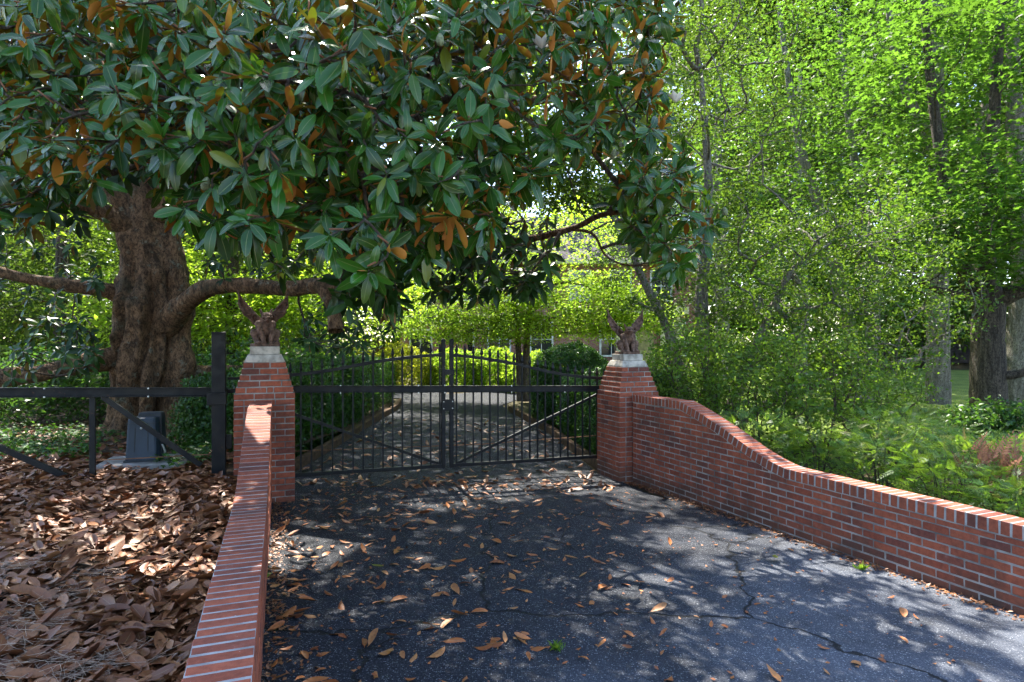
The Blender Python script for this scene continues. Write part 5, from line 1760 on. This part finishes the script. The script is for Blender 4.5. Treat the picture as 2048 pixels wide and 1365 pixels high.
# a few named colourful ones
for (pxl, pyl, s, lab, mt) in [(755, 1156, 0.13, 'bright yellow leaf on the asphalt left of centre', 'gold'), (706, 996, 0.10, 'fresh green leaf on the asphalt before the left pillar', 'hedge'), (1550, 1116, 0.12, 'single golden leaf on the asphalt near the long wall', 'gold')]:
    d = FPX*(CAM_H+0.02)/(pyl-682.5); x = (pxl-1024)/FPX*d
    TV, TF, TR = DRY_T[1]
    me = np_mesh('fallen_leaf', TV-np.array([0.5, 0, 0]), TF, {'tint': np.full(len(TV), .3), 'rib': TR}, True); me.materials.append(M[mt])
    o = link('fallen_leaf', me); o.location = (x, d, gz(x, d)+0.03); o.scale = (s,)*3; o.rotation_euler = (0.1, 0.1, R.uniform(0, 6)); tag(o, lab, 'leaf')
# twigs
for k, (a, b_, lab) in enumerate([((1122, 1075), (1135, 1036), 'thin bent twig standing up from the asphalt in the centre'), ((545, 1308), (602, 1306), 'pale twig on the asphalt near the wall at the bottom'), ((1118, 1080), (1160, 1103), 'short twig flat on the asphalt beside the bent one')]):
    da = FPX*(CAM_H)/(a[1]-682.5); db = FPX*CAM_H/(b_[1]-682.5) if k else da
    p = at(a[0], a[1], da); q = at(b_[0], b_[1], db)
    p[2] = gz(p[0], p[1])+0.006
    q[2] = gz(q[0], q[1])+0.008 if k else p[2]+0.16
    mdl = (p+q)/2+np.array([0.012, 0, 0.01])
    o = MB().tube([p, mdl, q], [0.004, 0.0035, 0.002], 5).build('twig', M['twig'], None, True); tag(o, lab, 'twig')

# pine straw in the near corner of the bed
n = 380
cc = np.array([at(60, 1290, 3.0), at(120, 1340, 2.7), at(20, 1330, 2.8), at(190, 1300, 2.85), at(60, 1210, 3.3), at(230, 1130, 3.9), at(40, 1130, 4.0), at(150, 1175, 3.6)])
k = R.integers(0, len(cc), n)
x = cc[k, 0]+R.normal(size=n)*0.09; y = cc[k, 1]+R.normal(size=n)*0.07
a = R.uniform(0, 2*np.pi, n)+np.where(k < 4, 0.4, 1.2)*0
L = R.uniform(0.10, 0.22, n)
zb_ = zbed(x, y)+0.055+R.random(n)*0.035
dirv = np.stack([np.cos(a), np.sin(a), R.normal(size=n)*0.12], 1); sd = np.stack([-np.sin(a), np.cos(a), 0*a], 1)
P0_ = np.stack([x, y, zb_], 1)
V = []
bend = R.normal(size=n)[:, None]*0.15
for t in (0, 0.5, 1.0):
    c = P0_+dirv*(L*t)[:, None]+sd*bend*(t*t)*L[:, None]
    for q in ((0.0011, 0), (-0.0011, 0), (0, 0.0016)):
        V.append(c+sd*q[0]+np.array([0, 0, q[1]]))
V = np.stack(V, 1)
F = np.array([(s*3+i_, s*3+(i_+1) % 3, s*3+3+(i_+1) % 3, s*3+3+i_) for s in (0, 1) for i_ in range(3)])
F = (F[None]+(np.arange(n)*9)[:, None, None]).reshape(-1, 4)
o = link('pine_straw', np_mesh('pine_straw', V.reshape(-1, 3), F), M['straw'])
tag(o, 'tufts of pale pine straw between the fallen leaves', 'pine straw', kind='stuff')

# ivy and seedlings under the gate tail
pts = np.vstack([sample_box(60, 0, 190, 880, 945, 7.6, 9.0), sample_box(26, 320, 430, 900, 945, 7.4, 8.2), sample_box(70, -60, 240, 840, 900, 8.6, 11)])
pts[:, 2] = zbed(pts[:, 0], pts[:, 1])+R.uniform(0.04, 0.16, len(pts))
P, FR_ = leaves_at(pts, 14, 0.10, 0.4, 0.7)
P[:, 2] = np.maximum(P[:, 2], zbed(P[:, 0], P[:, 1])+0.02)
o = scatter('ground_ivy', MAPLE_T, P, FR_, R.uniform(0.05, 0.09, len(P)), M['ivy'])
tag(o, 'green ivy and seedlings on the ground behind the gate tail', 'ground cover', kind='stuff')
# ground cover along the wall bed and lawn grass
n = 9000
x = R.uniform(2.2, 11, n); y = R.uniform(4, 12.5, n)
ok = x > RW0[0]+RWD[0]*np.maximum((8.42-y)/-RWD[1], 0)+0.35
x, y = x[ok], y[ok]
pts = np.stack([x, y, zrb(x, y)+R.uniform(0.0, 0.12, len(x))], 1)
P, FR_ = leaves_at(pts, 3, 0.06, 0.5, 0.5)
P[:, 2] = np.maximum(P[:, 2], zrb(P[:, 0], P[:, 1])+0.01)
o = scatter('ground_cover', LANCE_T+RH_T, P, FR_, R.uniform(0.05, 0.10, len(P)), M['nandina'])
tag(o, 'low green ground cover under the nandina', 'ground cover', kind='stuff')
n = 26000
x = R.uniform(3.2, 17, n); y = 12.2+R.random(n)**1.5*14
GT = [rhomb(0.03, 0.3, 0.0), rhomb(0.04, 0.3, 0.02)]
D = unit(R.normal(size=(n, 3))*[0.5, 0.5, 0]+[0, 0, 1])
o = scatter('grass', GT, np.stack([x, y, zg(x, y)+0.07], 1), frames(D, rdir(n)), R.uniform(0.05, 0.11, n), M['bright'])
tag(o, 'mown grass of the sunlit lawn beyond the thicket', 'grass', kind='stuff')
